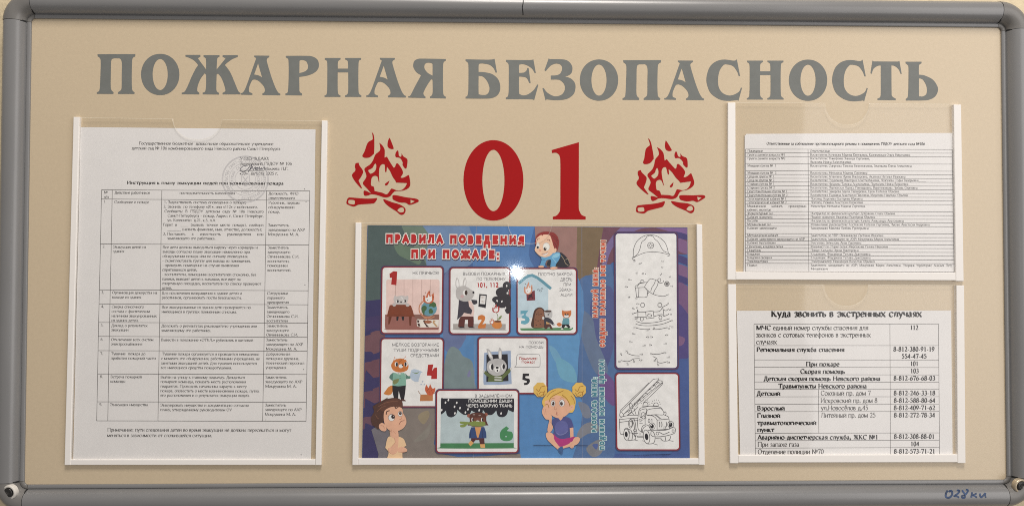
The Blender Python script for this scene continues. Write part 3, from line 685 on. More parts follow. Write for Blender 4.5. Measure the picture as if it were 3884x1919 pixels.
lines(p, 'lc', .003, 37, [
 (377, 402, 123, "8."), (472, 753, 125, "Встреча пожарной"), (470, 603, 165, "команды"),
 (919, 1673, 128, "Выйти на улицу к главному подъезду. Дождаться"), (919, 1684, 168, "пожарной команды, показать места расположения"),
 (918, 1690, 209, "гидрантов. Проводить начальника караула к месту"), (917, 1802, 250, "пожара, оповестить о месте возникновения пожара, путях"), (917, 1716, 290, "его расположения и о результатах эвакуации людей."),
 (1858, 2048, 129, "Заместитель"), (1857, 2190, 169, "заведующего по АХР"), (1857, 2138, 210, "Мокрушина М. А."),
 (371, 397, 372, "9."), (467, 805, 374, "Эвакуация имущества"), (916, 1711, 378, "Эвакуировать имущество и документацию согласно"), (916, 1558, 419, "плану, утвержденному руководителем ОУ"),
 (1855, 2044, 378, "Заместитель"), (1854, 2184, 418, "заведующего по АХР"), (1853, 2131, 460, "Мокрушина М. А."), (1855, 1862, 500, ".")], M_PRINT)
lines(p, 'lc', .002, 46, [(443, 2090, 602, "Примечание: пути следования детей во время эвакуации не должны пересекаться и могут"), (441, 1382, 651, "меняться в зависимости от сложившейся ситуации.")], M_PRINT)
for c, x, y in (('la', 2303, 797), ('lb', 2293, 443), ('lb', 2278, 1225), ('lc', 2178, 810), ('la', 2288, 680)): p.ell(c, x, y, 4.5, 4, M_PRINT, n=8)
p.build('printed_text', s1, s1)
p = Pic(H1 + UP * 1.5, bend=wl)
grid_lines(p, [(('la', 405, 687), ('la', 2338, 697)), (('la', 404, 772), ('la', 2336, 785)), (('lb', 393, 62), ('lb', 2331, 72)), (('lb', 385, 487), ('lb', 2326, 495)),
  (('lb', 381, 617), ('lb', 2325, 625)), (('lb', 379, 789), ('lb', 2321, 796)), (('lb', 376, 918), ('lb', 2317, 927)), (('lb', 373, 1050), ('lb', 2314, 1056)),
  (('lc', 357, 88), ('lc', 2230, 93)), (('lc', 350, 337), ('lc', 2224, 342)), (('lc', 347, 507), ('lc', 2222, 512))]
  + [(('la', a, b), ('lc', c, d)) for a, b, c, d in ((405, 687, 347, 507), (505, 687, 446, 508), (965, 690, 895, 509), (1937, 694, 1833, 511), (2338, 697, 2222, 512))], 1.5, M_GRID)
p.build('table_grid', s1, s1)
p = Pic(H1 + UP * 2, bend=wl)
for r, w in ((215, 5), (207, 3), (150, 3), (95, 3)): p.ring('la', 1738, 588, r, r, w, M_STAMP, n=60)
def arc_text(p, crop, cx, cy, r, a0, a1, s, em, mat):
    n = len(s)
    for i, ch in enumerate(s):
        if ch == ' ': continue
        a = math.radians(a0 + (a1 - a0) * i / n); b = math.radians(a0 + (a1 - a0) * (i + 0.9) / n)
        p.text(crop, cx + r * math.cos(a), cy + r * math.sin(a), cx + r * math.cos(b), cy + r * math.sin(b), em, ch, mat, 'sans')
arc_text(p, 'la', 1738, 588, 165, 130, 480, "ПРАВИТЕЛЬСТВО САНКТ-ПЕТЕРБУРГА * КОМИТЕТ ПО ОБРАЗОВАНИЮ * ", 40, M_STAMP)
arc_text(p, 'la', 1738, 588, 112, 150, 500, "ДЕТСКИЙ САД № 106 НЕВСКОГО РАЙОНА * ", 34, M_STAMP)
p.line('la', "1705,540! 1775,540! 1775,610 1740,650 1705,610!", 5, M_STAMP, True); p.line('la', "1715,625 1765,560", 6, M_STAMP); p.line('la', "1765,625 1715,560", 6, M_STAMP)
p.build('round_stamp', s1, s1)
p = Pic(H1 + UP * 2.5, bend=wl)
p.line('la', "1760,460 1715,468 1690,500 1715,518 1755,500 1785,455", 5, M_PEN); p.line('la', "1800,450 1785,490 1765,520", 6, M_PEN)
p.line('la', "1785,500 1805,470 1812,500 1830,475 1835,500 1855,478 1830,490 1850,500 1870,475 1872,500 1890,480 1880,497 1915,480", 5, M_PEN)
p.line('la', "1683,507 1912,508", 2.5, M_PRINT)
p.build('signature', s1, s1)

# --- the list of people in charge (upper right), with a second sheet showing behind its edge
wr = wave(23, 0.00008); H2 = 0.00105
sheet('plain white backing sheet peeping out behind the twenty-six-row list', [(2829, 508.5), (3618, 505), (3626, 1040), (2820, 1038)], H2 - 0.0004, wave(5, 0.00005), 'backing_sheet', None, 24, 20)
s2 = sheet('white printed list with a dense two-column table, upper right pocket', [(2824.7, 513), (3611.4, 507.7), (3620, 1038), (2823, 1036)], H2, wr)
p = Pic(H2 + UP, bend=wr)
lines(p, 'r1', .002, 42, [(460, 2105, 466, "Ответственные за соблюдение противопожарного режима в помещениях ГБДОУ детского сада №106")], M_PRINT, 'bold')
lines(p, 'r1', .002, 36, [
 (262, 420, 540, "Помещение"), (262, 652, 579, "Группа раннего возраста №1"), (262, 655, 618, "Группа раннего возраста №2"), (262, 562, 693, "Младшая группа №  1"), (262, 562, 767, "Младшая группа №  2"),
 (260, 537, 805, "Средняя группа № 1"), (260, 540, 844, "Средняя группа № 2"), (260, 542, 882, "Старшая группа № 1"), (260, 545, 921, "Старшая группа № 2"), (260, 676, 959, "Подготовительная группа № 1"),
 (260, 678, 998, "Подготовительная группа № 2"), (260, 666, 1036, "Логопедический кабинет № 1"), (260, 668, 1074, "Логопедический кабинет № 2"), (260, 872, 1112, "Медицинский      кабинет,      процедурный"), (260, 505, 1150, "кабинет, изолятор"),
 (260, 528, 1188, "Физкультурный зал"), (260, 522, 1226, "Кабинет психолога"),
 (912, 1120, 541, "Ответственные"), (912, 1954, 580, "Воспитатели: Кочинова Марина Евгеньевна, Калиновская Ольга Николаевна"), (912, 1534, 618, "Воспитатели: Тимофеева Зинаида Сергеевна,"), (912, 1340, 655, "Яковлева Ирина Валентиновна"),
 (913, 1968, 694, "Воспитатели: Смирнова Татьяна Валентиновна, Землякова Елена Алексеевна"), (914, 1508, 767, "Воспитатель: Митькина Марина Сергеевна"), (914, 1905, 806, "Воспитатели: Аглюлина Ирина Викторовна, Акатьева Наталья Ивановна"),
 (914, 2118, 844, "Воспитатели: Гурдюмова Виктория Константиновна, Лозгачева Софья Валерьевна_____"), (914, 1934, 883, "Воспитатели: Назарова Татьяна Анатольевна, Протасова Ирина Борисовна"),
 (914, 2030, 921, "Воспитатели: Перловская Лариса Геннадьевна, Веретенникова Любовь Сергеевна"), (916, 1840, 959, "Воспитатели: Закирова Адиля Рафаировна, Цион Наталия Юрьевна"), (916, 1932, 998, "Воспитатели: Паршина Анастасия Павловна, Морозова Надежда Юрьевна"),
 (918, 1458, 1036, "Логопед: Королева Екатерина Юрьевна"), (918, 1464, 1074, "Логопед: Рюмина Анастасия Борисовна"), (918, 1485, 1112, "Медсестра: Митькина Марина Сергеевна"), (918, 1796, 1188, "Инструктор по физической культуре: Добрякова Ольга Юрьевна"),
 (918, 1590, 1226, "Педагог психолог: Иваненко Екатерина Юрьевна")], M_PRINT)
lines(p, 'r2', .002, 36, [
 (260, 370, 167, "Бассейн"), (260, 508, 206, "Музыкальный зал"), (260, 565, 244, "Кабинет заведующего"), (260, 580, 319, "Методический кабинет"), (260, 858, 358, "Кабинет заместителя заведующего по АХР"), (260, 553, 396, "Кабинет бухгалтерии"),
 (260, 630, 435, "Прачечная, кладовая белья"), (260, 402, 474, "Пищеблок"), (260, 388, 512, "Кладовая"), (260, 516, 550, "Кладовая овощная"), (260, 472, 589, "Электощитовая"), (260, 362, 628, "Подвал"),
 (918, 1886, 168, "Инструктор по физической культуре: Калюта Александра Анатольевна"), (918, 2156, 207, "Музыкальные руководители: Костюкова Наталия Сергеевна, Чукина Анастасия Андреевна"), (918, 1521, 245, "Заведующий: Макеева Любовь Григорьевна"),
 (918, 1674, 320, "Заместитель по УВР: Овчинникова Светлана Ивановна"), (918, 1836, 359, "Заместитель заведующего по АХР: Мокрушина Мария Алексеевна"), (918, 1445, 397, "Бухгалтер: Зейналова Анна Сергеевна"), (918, 1722, 436, "Машинист по стирке белья: Мирошкина Галина Ивановна"),
 (918, 1417, 475, "Повар: Каськова Ирина Викторовна"), (918, 1540, 513, "Кладовщик: Федоркина Татьяна Дмитриевна"), (918, 1541, 551, "Кладовщик: Федоркина Татьяна Дмитриевна"), (918, 1584, 590, "Электромонтер: Никифоров Валентин Юрьевич"),
 (918, 2388, 629, "Заместитель  заведующего  по  АХР:  Мокрушина  Мария  Алексеевна,  Уборщик  территории:  Ананьев  Петр"), (920, 1096, 667, "Михайлович")], M_PRINT)
p.build('printed_text', s2, s2)
p = Pic(H2 + UP * 1.5, bend=wr)
hr = [(510, 515), (547, 553), (586, 592), (660, 667), (735, 740), (773, 778), (812, 817), (850, 856), (889, 895), (928, 933), (966, 972), (1006, 1011), (1044, 1049), (1081, 1086), (1157, 1161), (1196, 1200)]
hr2 = [(138, 143), (175, 181), (214, 219), (290, 294), (328, 332), (366, 370), (404, 408), (442, 446), (481, 486), (519, 525), (560, 564), (598, 602), (684, 690)]
grid_lines(p, [(('r1', 240, a), ('r1', 2388 + (a - 510) * .013, b)) for a, b in hr] + [(('r2', 239, 99), ('r2', 2398, 104))] + [(('r2', 239, a), ('r2', 2398 + (a - 60) * .016, b)) for a, b in hr2]
  + [(('r1', a, b), ('r2', c, d)) for a, b, c, d in ((240, 510, 240, 687), (891, 512, 899, 688), (2388, 515, 2408, 690))], 1.25, M_GRID)
p.build('table_grid', s2, s2)

# --- emergency numbers (lower right)
wb = wave(31, 0.00012); H3 = 0.0011
s3 = sheet('white printed sheet of large emergency telephone numbers, its heading cut off at the top edge', [(2794.7, 1178), (3607.8, 1176.8), (3613, 1730), (2807.5, 1730)], H3, wb)
p = Pic(H3 + UP, bend=wb)
p.clip = lambda x, y: (x, max(y, 1179.2))      # the heading was cut through with the sheet
lines(p, 'r3', 0, 106, [(507, 2076, 387, "Куда звонить в экстренных случаях")], M_PRINT, 'heavy')
p.clip = None
BD = [('r3', 352, 505, 523, "МЧС"), ('r3', 356, 1270, 749, "Региональная служба спасения"), ('r3', 870, 1218, 900, "При пожаре"), ('r3', 810, 1276, 976, "Скорая помощь"),
      ('r3', 430, 1645, 1050, "Детская скорая помощь Невского района"), ('r3', 583, 1503, 1128, "Травмпункты Невского района"), ('r3', 357, 603, 1204, "Детский"),
      ('r4', 362, 650, 264, "Взрослый"), ('r4', 362, 603, 340, "Глазной"), ('r4', 364, 978, 415, "травматологический"), ('r4', 364, 540, 487, "пункт"), ('r4', 366, 1622, 565, "Аварийно-диспетчерская служба, ЖКС №1"),
      ('r3', 1952, 2038, 522, "112"), ('r3', 1778, 2208, 746, "8-812-380-91-19"), ('r3', 1864, 2126, 819, "554-47-45"), ('r3', 1953, 2040, 896, "101"), ('r3', 1954, 2044, 971, "103"), ('r3', 1780, 2215, 1047, "8-812-676-68-03"),
      ('r4', 1781, 2215, 107, "8-812-246-33-18"), ('r4', 1782, 2215, 184, "8-812-588-80-64"), ('r4', 1782, 2213, 260, "8-812-409-71-62"), ('r4', 1783, 2212, 336, "8-812-272-78-34"), ('r4', 1784, 2208, 558, "8-812-308-88-01"), ('r4', 1957, 2048, 635, "104"), ('r4', 1784, 2214, 712, "8-812-573-71-21")]
for c, a, b, y, s in BD: p.text(c, a, y, b, y, 70, s, M_PRINT, 'heavy')
RG = [('r3', 525, 1518, 524, "единый номер службы спасения для"), ('r3', 350, 1543, 598, "звонков с сотовых телефонов в экстренных"), ('r3', 350, 566, 671, "случаях"), ('r3', 1022, 1543, 1203, "Союзный пр. дом 7"),
      ('r4', 1022, 1612, 186, "Искровский пр. дом 8"), ('r4', 1024, 1517, 262, "ул.Новосёлов д.45"), ('r4', 1025, 1594, 338, "Литейный пр. дом 25"), ('r4', 366, 800, 641, "При запахе газа"), ('r4', 367, 1055, 717, "Отделение полиции №70")]
for c, a, b, y, s in RG: p.text(c, a, y, b, y - 1, 74, s, M_PRINT2, 'book')
p.build('printed_text', s3, s3)
p = Pic(H3 + UP * 1.5, bend=wb)
grid_lines(p, [(('r3', 328, 463), ('r3', 2247, 461)), (('r3', 331, 685), ('r3', 2249, 685)), (('r3', 333, 833), ('r3', 2250, 835)), (('r3', 334, 909), ('r3', 2251, 913)), (('r3', 335, 986), ('r3', 2252, 989)),
  (('r3', 336, 1062), ('r3', 2252, 1066)), (('r3', 337, 1138), ('r3', 2253, 1140)), (('r4', 338, 123), ('r4', 2253, 122)), (('r4', 340, 200), ('r4', 2253, 198)), (('r4', 341, 277), ('r4', 2253, 275)), (('r4', 342, 502), ('r4', 2253, 497)),
  (('r4', 343, 578), ('r4', 2254, 573)), (('r4', 343, 655), ('r4', 2255, 649)), (('r3', 328, 463), ('r4', 343, 735)), (('r3', 1742, 463), ('r4', 1747, 735)), (('r3', 2247, 461), ('r4', 2258, 735)), (('r3', 999, 1140), ('r4', 1003, 500))], 1.3, M_GRID)
p.build('table_grid', s3, s3)
# ------------------------------------------------------------------ the folded colour poster
FOLDS = [((1807, 860), (1796, 1740)), ((2207, 860), (2208.5, 1740))]
def fold_h(px, py):
    f1 = 1807 - (py - 860) * 0.0125; f2 = 2207 + (py - 860) * 0.0017
    z = 0.0009                                  # the sheet stands off a little at the first fold and sinks at the second
    if px <= f1: return z * max(0.0, (px - 1390) / (f1 - 1390)) * 0.55
    if px <= f2: return z * 0.55 * (1 - (px - f1) / (f2 - f1)) - z * 0.12 * (px - f1) / (f2 - f1)
    return -z * 0.12 + z * 0.45 * (px - f2) / (2600 - f2)
HP = 0.0008
def PP(h=0.0, step=1.6e-6): return Pic(HP + h, step, folds=FOLDS, fold_h=fold_h)
PQ = [(1394, 854.5), (2607, 863), (2616, 1745), (1373, 1745)]
m = P(1994, 1745); POSTER = thing('poster', 'colourful folded fire safety poster with cartoon cards, behind the widest clear pocket', 'poster', W(m[0], m[1], HP))
b = PP(-0.0001); b.shape([PQ], ink(62, 96, 150)); b.build('paper', POSTER, POSTER)
bg_ = PP(0.00002)
G = bg_
def inside(x, y):                            # nothing is printed beyond the sheet's edges
    y = min(1744.0, y); t = (y - 860) / 885; y = max(y, 855.5 + 8 * (x - 1394) / 1213)
    return (max(1395 - 21 * t, min(2606 + 9 * t, x)), y)
G.clip = inside
def V(s, c, n=4): G.poly('V', s, ink(*c), n=n)
# painted background: broad brush patches
V("924,566.5! 1063,568! 1070,600 1062,640 1080,690 1030,720 985,752 962,755! 918,757!", (74, 90, 88))
V("1010,568! 1066,568! 1108,600 1090,655 1075,668 1060,640 1030,610", (104, 122, 106))
V("1063,568! 1180,569! 1205,600 1190,660 1140,680 1085,690 1070,640 1082,600", (106, 132, 168))
V("1180,569! 1345,570! 1330,640 1345,700 1200,690 1195,620", (76, 118, 172))
V("990,605 1010,595 1040,598 1042,622 1062,640 1055,665 1030,655 1000,638", (98, 118, 98)); V("1012,606 1028,600 1041,610 1040,622 1022,618", (76, 94, 92))
V("1345,570! 1470,571! 1466,640 1455,720 1400,700 1370,660 1350,620", (152, 112, 104)); V("1366,600 1380,596 1372,612 1366,640 1358,618", (150, 128, 118))
V("1452,571! 1522,572! 1512,660 1500,740 1480,760 1452,720", (120, 98, 72))
V("1518,572! 1728,573.5! 1729,640! 1640,640 1540,660 1500,720 1505,650", (108, 66, 82))
V("1560,573! 1640,573! 1600,580 1540,625 1520,690 1516,640 1536,600", (116, 96, 142)); V("1650,573! 1728,574! 1728,590 1690,584", (124, 88, 140))
V("1700,583 1729,590! 1729,604! 1690,596", (66, 56, 112)); V("1705,600 1730,608! 1730,640! 1706,630", (122, 86, 126)); V("1700,640 1731,650! 1731,668! 1702,656", (66, 56, 112)); V("1705,665 1731,672! 1731,700! 1706,690", (120, 84, 122))
V("1700,690 1731,700! 1731,716! 1702,706", (64, 56, 112)); V("1703,712 1731,720! 1732,790! 1705,775", (112, 78, 118)); V("1696,770 1732,790! 1733,900! 1696,960", (74, 62, 120)); V("1700,845 1722,850 1718,866 1706,868", (120, 84, 120))
V("1690,930 1733,900! 1735,1150! 1540,1150! 1560,1140 1690,1140", (62, 84, 142))
V("1452,720 1500,690 1545,700 1546,1145 1500,1150! 1330,1151! 1440,1100 1455,900", (74, 104, 150))
V("1486,760 1520,720 1545,740 1545,860 1520,930 1490,860", (76, 84, 134)); V("1455,780 1490,800 1500,850 1530,930 1500,940 1466,860", (96, 112, 140)); V("1505,930 1545,960 1546,1020 1515,990", (106, 74, 132))
V("1300,690 1455,700 1456,880 1400,1000 1330,1040 1250,1020 1180,1000 1115,930 1112,720 1180,700", (80, 128, 178)); V("1370,850 1450,830 1455,900 1440,1000 1370,980", (88, 142, 188))
V("1118,690 1180,700 1172,850 1120,880", (98, 110, 150))
V("1120,905 1135,872 1155,880 1165,895 1188,910 1194,960 1198,1000 1112,1000", (116, 132, 134)); V("1112,985 1150,978 1200,992 1205,1010 1112,1014", (150, 136, 106)); V("1176,940 1182,930 1184,944 1177,948", (116, 116, 150))
V("918,757! 965,752! 962,860 955,1000 1000,1050 990,1151! 910,1151!", (52, 46, 92))
V("918,845! 945,832 968,838 962,876 940,890 917,884!", (112, 74, 82)); V("916,912! 955,902 966,905 962,942 940,950 915,960!", (106, 66, 78)); V("914,986! 955,972 964,974 958,1006 935,1016 913,1026!", (104, 66, 80)); V("912,1050! 950,1040 960,1046 954,1070 930,1074 912,1080!", (102, 66, 82))
V("918,800! 960,795 965,830 940,826 918,836!", (62, 48, 92)); V("935,1080 965,1070 985,1100 975,1151! 935,1151! 945,1120 930,1105", (112, 106, 112))
V("985,1022 1100,1020 1106,1140 1330,1139 1310,1151! 985,1151!", (128, 116, 108)); V("1056,1040 1076,1032 1080,1046 1066,1066 1052,1052", (146, 130, 104)); V("1040,1110 1070,1080 1085,1060 1075,1100", (132, 124, 114))
V("1300,1010 1345,980 1455,990 1460,1080 1440,1151! 1310,1151!", (78, 130, 184))
V("1455,1010 1480,1020 1486,1048 1470,1050 1462,1035", (116, 122, 138)); V("1452,1090 1470,1066 1500,1062 1505,1085 1480,1090 1456,1104", (124, 124, 132)); V("1475,1126 1505,1105 1520,1112 1512,1140 1490,1148", (120, 120, 126))
V("1490,1118 1504,1116 1500,1130", (74, 92, 148)); V("1380,870 1400,880 1420,920 1400,915", (106, 156, 186)); V("1400,900 1440,920 1450,960 1410,950", (104, 160, 186))
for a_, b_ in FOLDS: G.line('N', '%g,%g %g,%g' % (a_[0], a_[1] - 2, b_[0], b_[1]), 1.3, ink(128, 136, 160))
bg_.build('painted_background', POSTER, POSTER)
# print worn off along the folds, drawn as thin pale lines
# --- headings
RED, PINK = ink(188, 28, 28), ink(250, 218, 208)
t = PP(0.00018); DK = ink(58, 30, 52)
for c, x0, y0, x1, y1, s in (('A', 582, 372, 2518, 398, "ПРАВИЛА ПОВЕДЕНИЯ"), ('A', 928, 582, 2172, 596, "ПРИ ПОЖАРЕ:")):
    t.text(c, x0 + 4, y0 + 12, x1 + 4, y1 + 12, 196, s, DK, 'outline', 10)
t.h += 0.00005
for c, x0, y0, x1, y1, s in (('A', 582, 372, 2518, 398, "ПРАВИЛА ПОВЕДЕНИЯ"), ('A', 928, 582, 2172, 596, "ПРИ ПОЖАРЕ:")): t.text(c, x0, y0, x1, y1, 196, s, PINK, 'outline', 10)
t.h += 0.00005
for c, x0, y0, x1, y1, s in (('A', 582, 372, 2518, 398, "ПРАВИЛА ПОВЕДЕНИЯ"), ('A', 928, 582, 2172, 596, "ПРИ ПОЖАРЕ:")): t.text(c, x0, y0, x1, y1, 196, s, RED, 'fat', 10)
t.build('heading', POSTER, POSTER)
t = PP(0.00018); OR, CRM, TL_, LTB = ink(206, 84, 56), ink(246, 214, 196), ink(64, 124, 140), ink(206, 232, 236)
VT = [('V', 1504, 800, 1505, 672, "НАРИСУЙ МЕНЯ:", OR, CRM), ('V', 1522, 874, 1524, 603, "СОЕДИНИ ПРАВИЛЬНО ВСЕ ТОЧКИ!", OR, CRM), ('V', 1501, 1088, 1502, 947, "РАСКРАСЬ МЕНЯ:", TL_, LTB), ('V', 1521, 1132, 1520, 903, "ПОДБЕРИ НУЖНЫЕ ЦВЕТА!", TL_, LTB)]
for c, x0, y0, x1, y1, s, a, o in VT: t.text(c, x0, y0, x1, y1, 19.5, s, o, 'outline')
t.h += 0.00005
for c, x0, y0, x1, y1, s, a, o in VT: t.text(c, x0, y0, x1, y1, 19.5, s, a, 'fat')
t.build('side_lettering', POSTER, POSTER)
# --- the cards
WHITE = ink(232, 225, 220); REDB = ink(138, 28, 34); TXT = ink(58, 54, 62); BLK = ink(30, 27, 33); NAVY = ink(52, 44, 98)
def card(x0, y0, x1, y1, hh, draw, border=REDB, skew=0.0, label=None, w=3.4):
    r = PP(hh, 1.5e-6)
    def rr(g, mat, rad):
        r.shape([[(x - skew * (y - y0), y) for x, y in rrect(x0 - g, y0 - g, x1 + g, y1 + g, rad)]], mat)
    rr(w + 4, ink(70, 56, 92), 16); rr(w + 1.2, ink(112, 34, 46), 15); rr(w, border, 14); rr(0, WHITE, 11)
    draw(r); o = r.build('picture_card', POSTER, POSTER)
    if label: o['label'] = label
def tx(r, c, x1, y, s, x0, em=62, mat=None, style='sans'): r.text(c, x0, y, x1, y, em, s, mat or TXT, style)
def flame(r, c, x, y, w, h, oc=(196, 98, 60), ic=(240, 232, 222)):
    """a little blaze: outer and inner tongue, bottom centre x,y"""
    r.poly(c, ' '.join('%g,%g%s' % (x + a * w, y - b * h, f) for a, b, f in ((0, 0, ''), (-.42, .12, ''), (-.5, .4, ''), (-.42, .62, '!'), (-.25, .5, ''), (-.12, .75, ''), (.08, 1, '!'), (.14, .68, ''), (.22, .58, ''), (.45, .8, '!'), (.5, .4, ''), (.36, .1, ''))), ink(*oc))
    r.poly(c, ' '.join('%g,%g%s' % (x + a * w, y - b * h, f) for a, b, f in ((0, .08, ''), (-.28, .2, ''), (-.3, .5, '!'), (-.12, .42, ''), (.02, .72, '!'), (.1, .5, ''), (.28, .6, '!'), (.3, .25, ''))), ink(*ic))
    for a, b in ((-.45, .55), (-.3, .8), (.1, .85), (.42, .5), (-.1, .25)): r.ell(c, x + a * w, y - b * h, w * .045, w * .045, ink(96, 40, 30), n=8)
def c1(r):
    r.rect('A', 600, 870, 1336, 1600, 30, ink(226, 194, 184))
    for x in (728, 846, 968, 1090, 1208): r.line('A', "%d,875 %d,1480" % (x, x), 4, ink(150, 118, 108))
    r.poly('C', "512,262! 1256,262! 1254,440 1240,470 1200,474 560,472 520,455 510,430", ink(150, 92, 82))
    r.poly('C', "700,262! 1256,262! 1256,332! 950,332! 905,290!", ink(136, 92, 80))
    tx(r, 'A', 1328, 803, "НЕ ПРЯЧЬСЯ!", 962)
    r.poly('A', "645,795! 700,758! 752,765! 740,952! 668,940! 678,850! 650,850!", ink(170, 28, 26))
    r.poly('C', "950,335 990,330! 1255,335! 1250,438! 1010,440 990,430! 955,420", ink(226, 216, 204))
    for q in ("1035,345! 1070,335! 1060,372! 1120,436! 1085,436! 1045,375!", "955,338! 985,345! 978,375! 955,370!", "955,385! 985,385! 1000,425! 970,425!"): r.poly('C', q, ink(70, 40, 34))
    for q in ("1180,340! 1210,350! 1190,372! 1240,430! 1215,432! 1165,375!",): r.poly('C', q, ink(190, 146, 100))
    r.poly('C', "560,290! 605,290! 575,390 555,395!", ink(104, 46, 26)); r.poly('C', "840,290! 880,290! 868,415! 848,415!", ink(104, 46, 26))
    r.poly('C', "668,292! 700,292! 690,345 668,345!", BLK); r.poly('C', "738,292! 775,292! 768,345 748,340!", BLK)
    r.poly('C', "640,10 650,-3! 668,12 740,2 800,12 815,-3! 832,15 832,60 800,120 740,128 665,120 628,60", ink(192, 184, 180))
    r.ell('C', 686, 82, 14, 19, BLK); r.ell('C', 788, 78, 13, 18, BLK); r.ell('C', 732, 90, 11, 10, BLK); r.line('C', "732,95 732,112", 5, BLK); r.ell('C', 670, 84, 8, 14, WHITE); r.ell('C', 772, 80, 8, 13, WHITE)
    for x, y in ((720, 30), (738, 24), (752, 34), (716, 50), (738, 42), (756, 52)): r.ell('C', x, y, 5, 5, WHITE, n=8)
    r.poly('C', "575,135! 620,128! 820,128! 870,140! 910,270 900,290 560,288 540,278", ink(126, 56, 30)); r.line('C', "560,275 890,280", 5, ink(98, 42, 24))
    r.ell('C', 638, 128, 26, 24, ink(186, 178, 174)); r.ell('C', 822, 132, 26, 24, ink(186, 178, 174))
    r.ring('C', 1090, 185, 110, 118, 14, ink(196, 128, 92), n=26); r.ell('C', 1118, 180, 108, 104, ink(96, 146, 160))
    for q in ("1015,170 1050,140 1085,160 1080,200 1060,215 1050,270 1020,225", "1130,110 1165,85 1210,110 1215,150 1180,165 1150,150 1120,155", "1115,200 1145,180 1175,215 1165,245 1120,245"): r.poly('C', q, ink(66, 98, 56))
    r.line('C', "1010,250 1060,310 1130,318 1195,290", 14, ink(196, 128, 92)); r.ell('C', 1105, 365, 52, 22, ink(160, 94, 62)); r.line('C', "1100,315 1105,360", 12, ink(160, 94, 62))
    flame(r, 'A', 1185, 1205, 150, 190)
card(1451.5, 1014.7, 1677.5, 1261.6, 0.00035, c1, skew=0.013)
def c2(r):
    tx(r, 'A', 2246, 815, "ВЫЗОВИ ПОЖАРНЫХ", 1657); tx(r, 'A', 2246, 886, "ПО ТЕЛЕФОНУ", 1845)
    r.text('A', 1850, 978, 2150, 978, 88, "101, 112", ink(180, 24, 24), 'black')
    r.poly('C', "1450,392! 2176,394! 2172,470 2150,480 1480,474 1452,460", ink(166, 158, 152))
    for x, y, a, b in ((2265, 960, 60, 60), (2200, 1050, 90, 75), (2130, 1150, 70, 48), (2250, 1150, 65, 100)): r.ell('A', x, y, a, b, ink(46, 40, 46))
    for x, y, a, b in ((2010, 60, 40, 45), (2100, 100, 100, 75), (2180, 170, 45, 85), (2170, 60, 55, 70)): r.ell('C', x + 25, y, a, b, ink(46, 40, 46))
    for x, y, q in ((2130, 1166, -20), (2195, 1175, 20), (2270, 1060, 0), (2262, 960, 0), (2245, 1265, 10)): r.ell('A', x, y, 10, 16, WHITE, q, 12)
    r.poly('A', "1565,985 1555,920 1565,860 1578,848 1600,880 1612,950 1605,995", ink(186, 180, 176)); r.poly('A', "1655,960 1665,880 1690,846 1705,880 1705,940 1690,975", ink(186, 180, 176))
    r.poly('A', "1572,970 1568,900 1580,865 1595,900 1600,970", WHITE); r.poly('A', "1668,955 1680,890 1692,865 1698,900 1692,950", WHITE)
    r.poly('A', "1560,1060 1570,1000 1620,965 1690,965 1760,1005 1815,1045 1810,1090 1770,1150 1700,1178 1620,1170 1570,1120", ink(184, 178, 174))
    r.ell('A', 1690, 1055, 30, 40, WHITE); r.ell('A', 1702, 1055, 20, 34, ink(58, 40, 32)); r.ell('A', 1803, 1050, 14, 17, BLK); r.ell('A', 1648, 1105, 24, 22, ink(196, 160, 160))
    r.poly('C', "1530,60! 1600,85 1660,80! 1690,150 1720,230 1710,265 1590,262! 1560,290 1505,335! 1520,200", ink(60, 54, 66))
    r.poly('C', "1660,70! 1700,80! 1735,150 1742,230 1730,290! 1570,290! 1600,240! 1700,260! 1715,205! 1670,150!", ink(226, 196, 186))
    r.poly('C', "1700,58! 1780,65! 1782,110 1735,128! 1712,100!", ink(52, 48, 56)); r.poly('C', "1560,288! 1732,290! 1735,360 1730,438! 1655,435! 1655,335! 1615,335! 1605,440! 1520,435! 1530,340", ink(92, 40, 34))
    r.poly('C', "1535,440 1560,428 1612,440! 1612,448! 1535,448!", BLK); r.poly('C', "1668,438 1700,430 1748,440! 1745,448! 1668,446!", BLK)
    r.poly('C', "1812,-20! 1915,-10! 1900,165 1880,168! 1798,155!", BLK); r.poly('C', "1830,0! 1900,6! 1892,122! 1818,116!", WHITE)
    r.text('C', 1834, 38, 1886, 40, 42, "101", ink(150, 116, 90), 'sans'); r.text('C', 1828, 98, 1882, 100, 42, "112", ink(150, 116, 90), 'sans')
    r.poly('C', "1790,340! 1795,290 1840,268 1885,285 1890,330 1850,400! 1905,385! 1895,450! 1800,455! 1795,420 1840,350 1835,330!", ink(206, 116, 48))
    r.line('C', "2060,350 2068,290 2050,240", 8, ink(120, 132, 84)); r.poly('C', "2070,340 2085,300 2120,275 2110,315", ink(126, 140, 84)); r.ell('C', 2020, 260, 16, 16, WHITE)
    r.poly('C', "2015,355! 2110,355! 2122,420 2090,455 2030,455 1988,420 1995,380", ink(206, 124, 56)); r.ell('C', 2065, 358, 50, 14, ink(110, 60, 34))
    flame(r, 'C', 2040, 240, 100, 125, (176, 48, 44)); flame(r, 'C', 1985, 400, 62, 95)
card(1709.5, 1018, 1931, 1263, 0.00035, c2, skew=0.004)
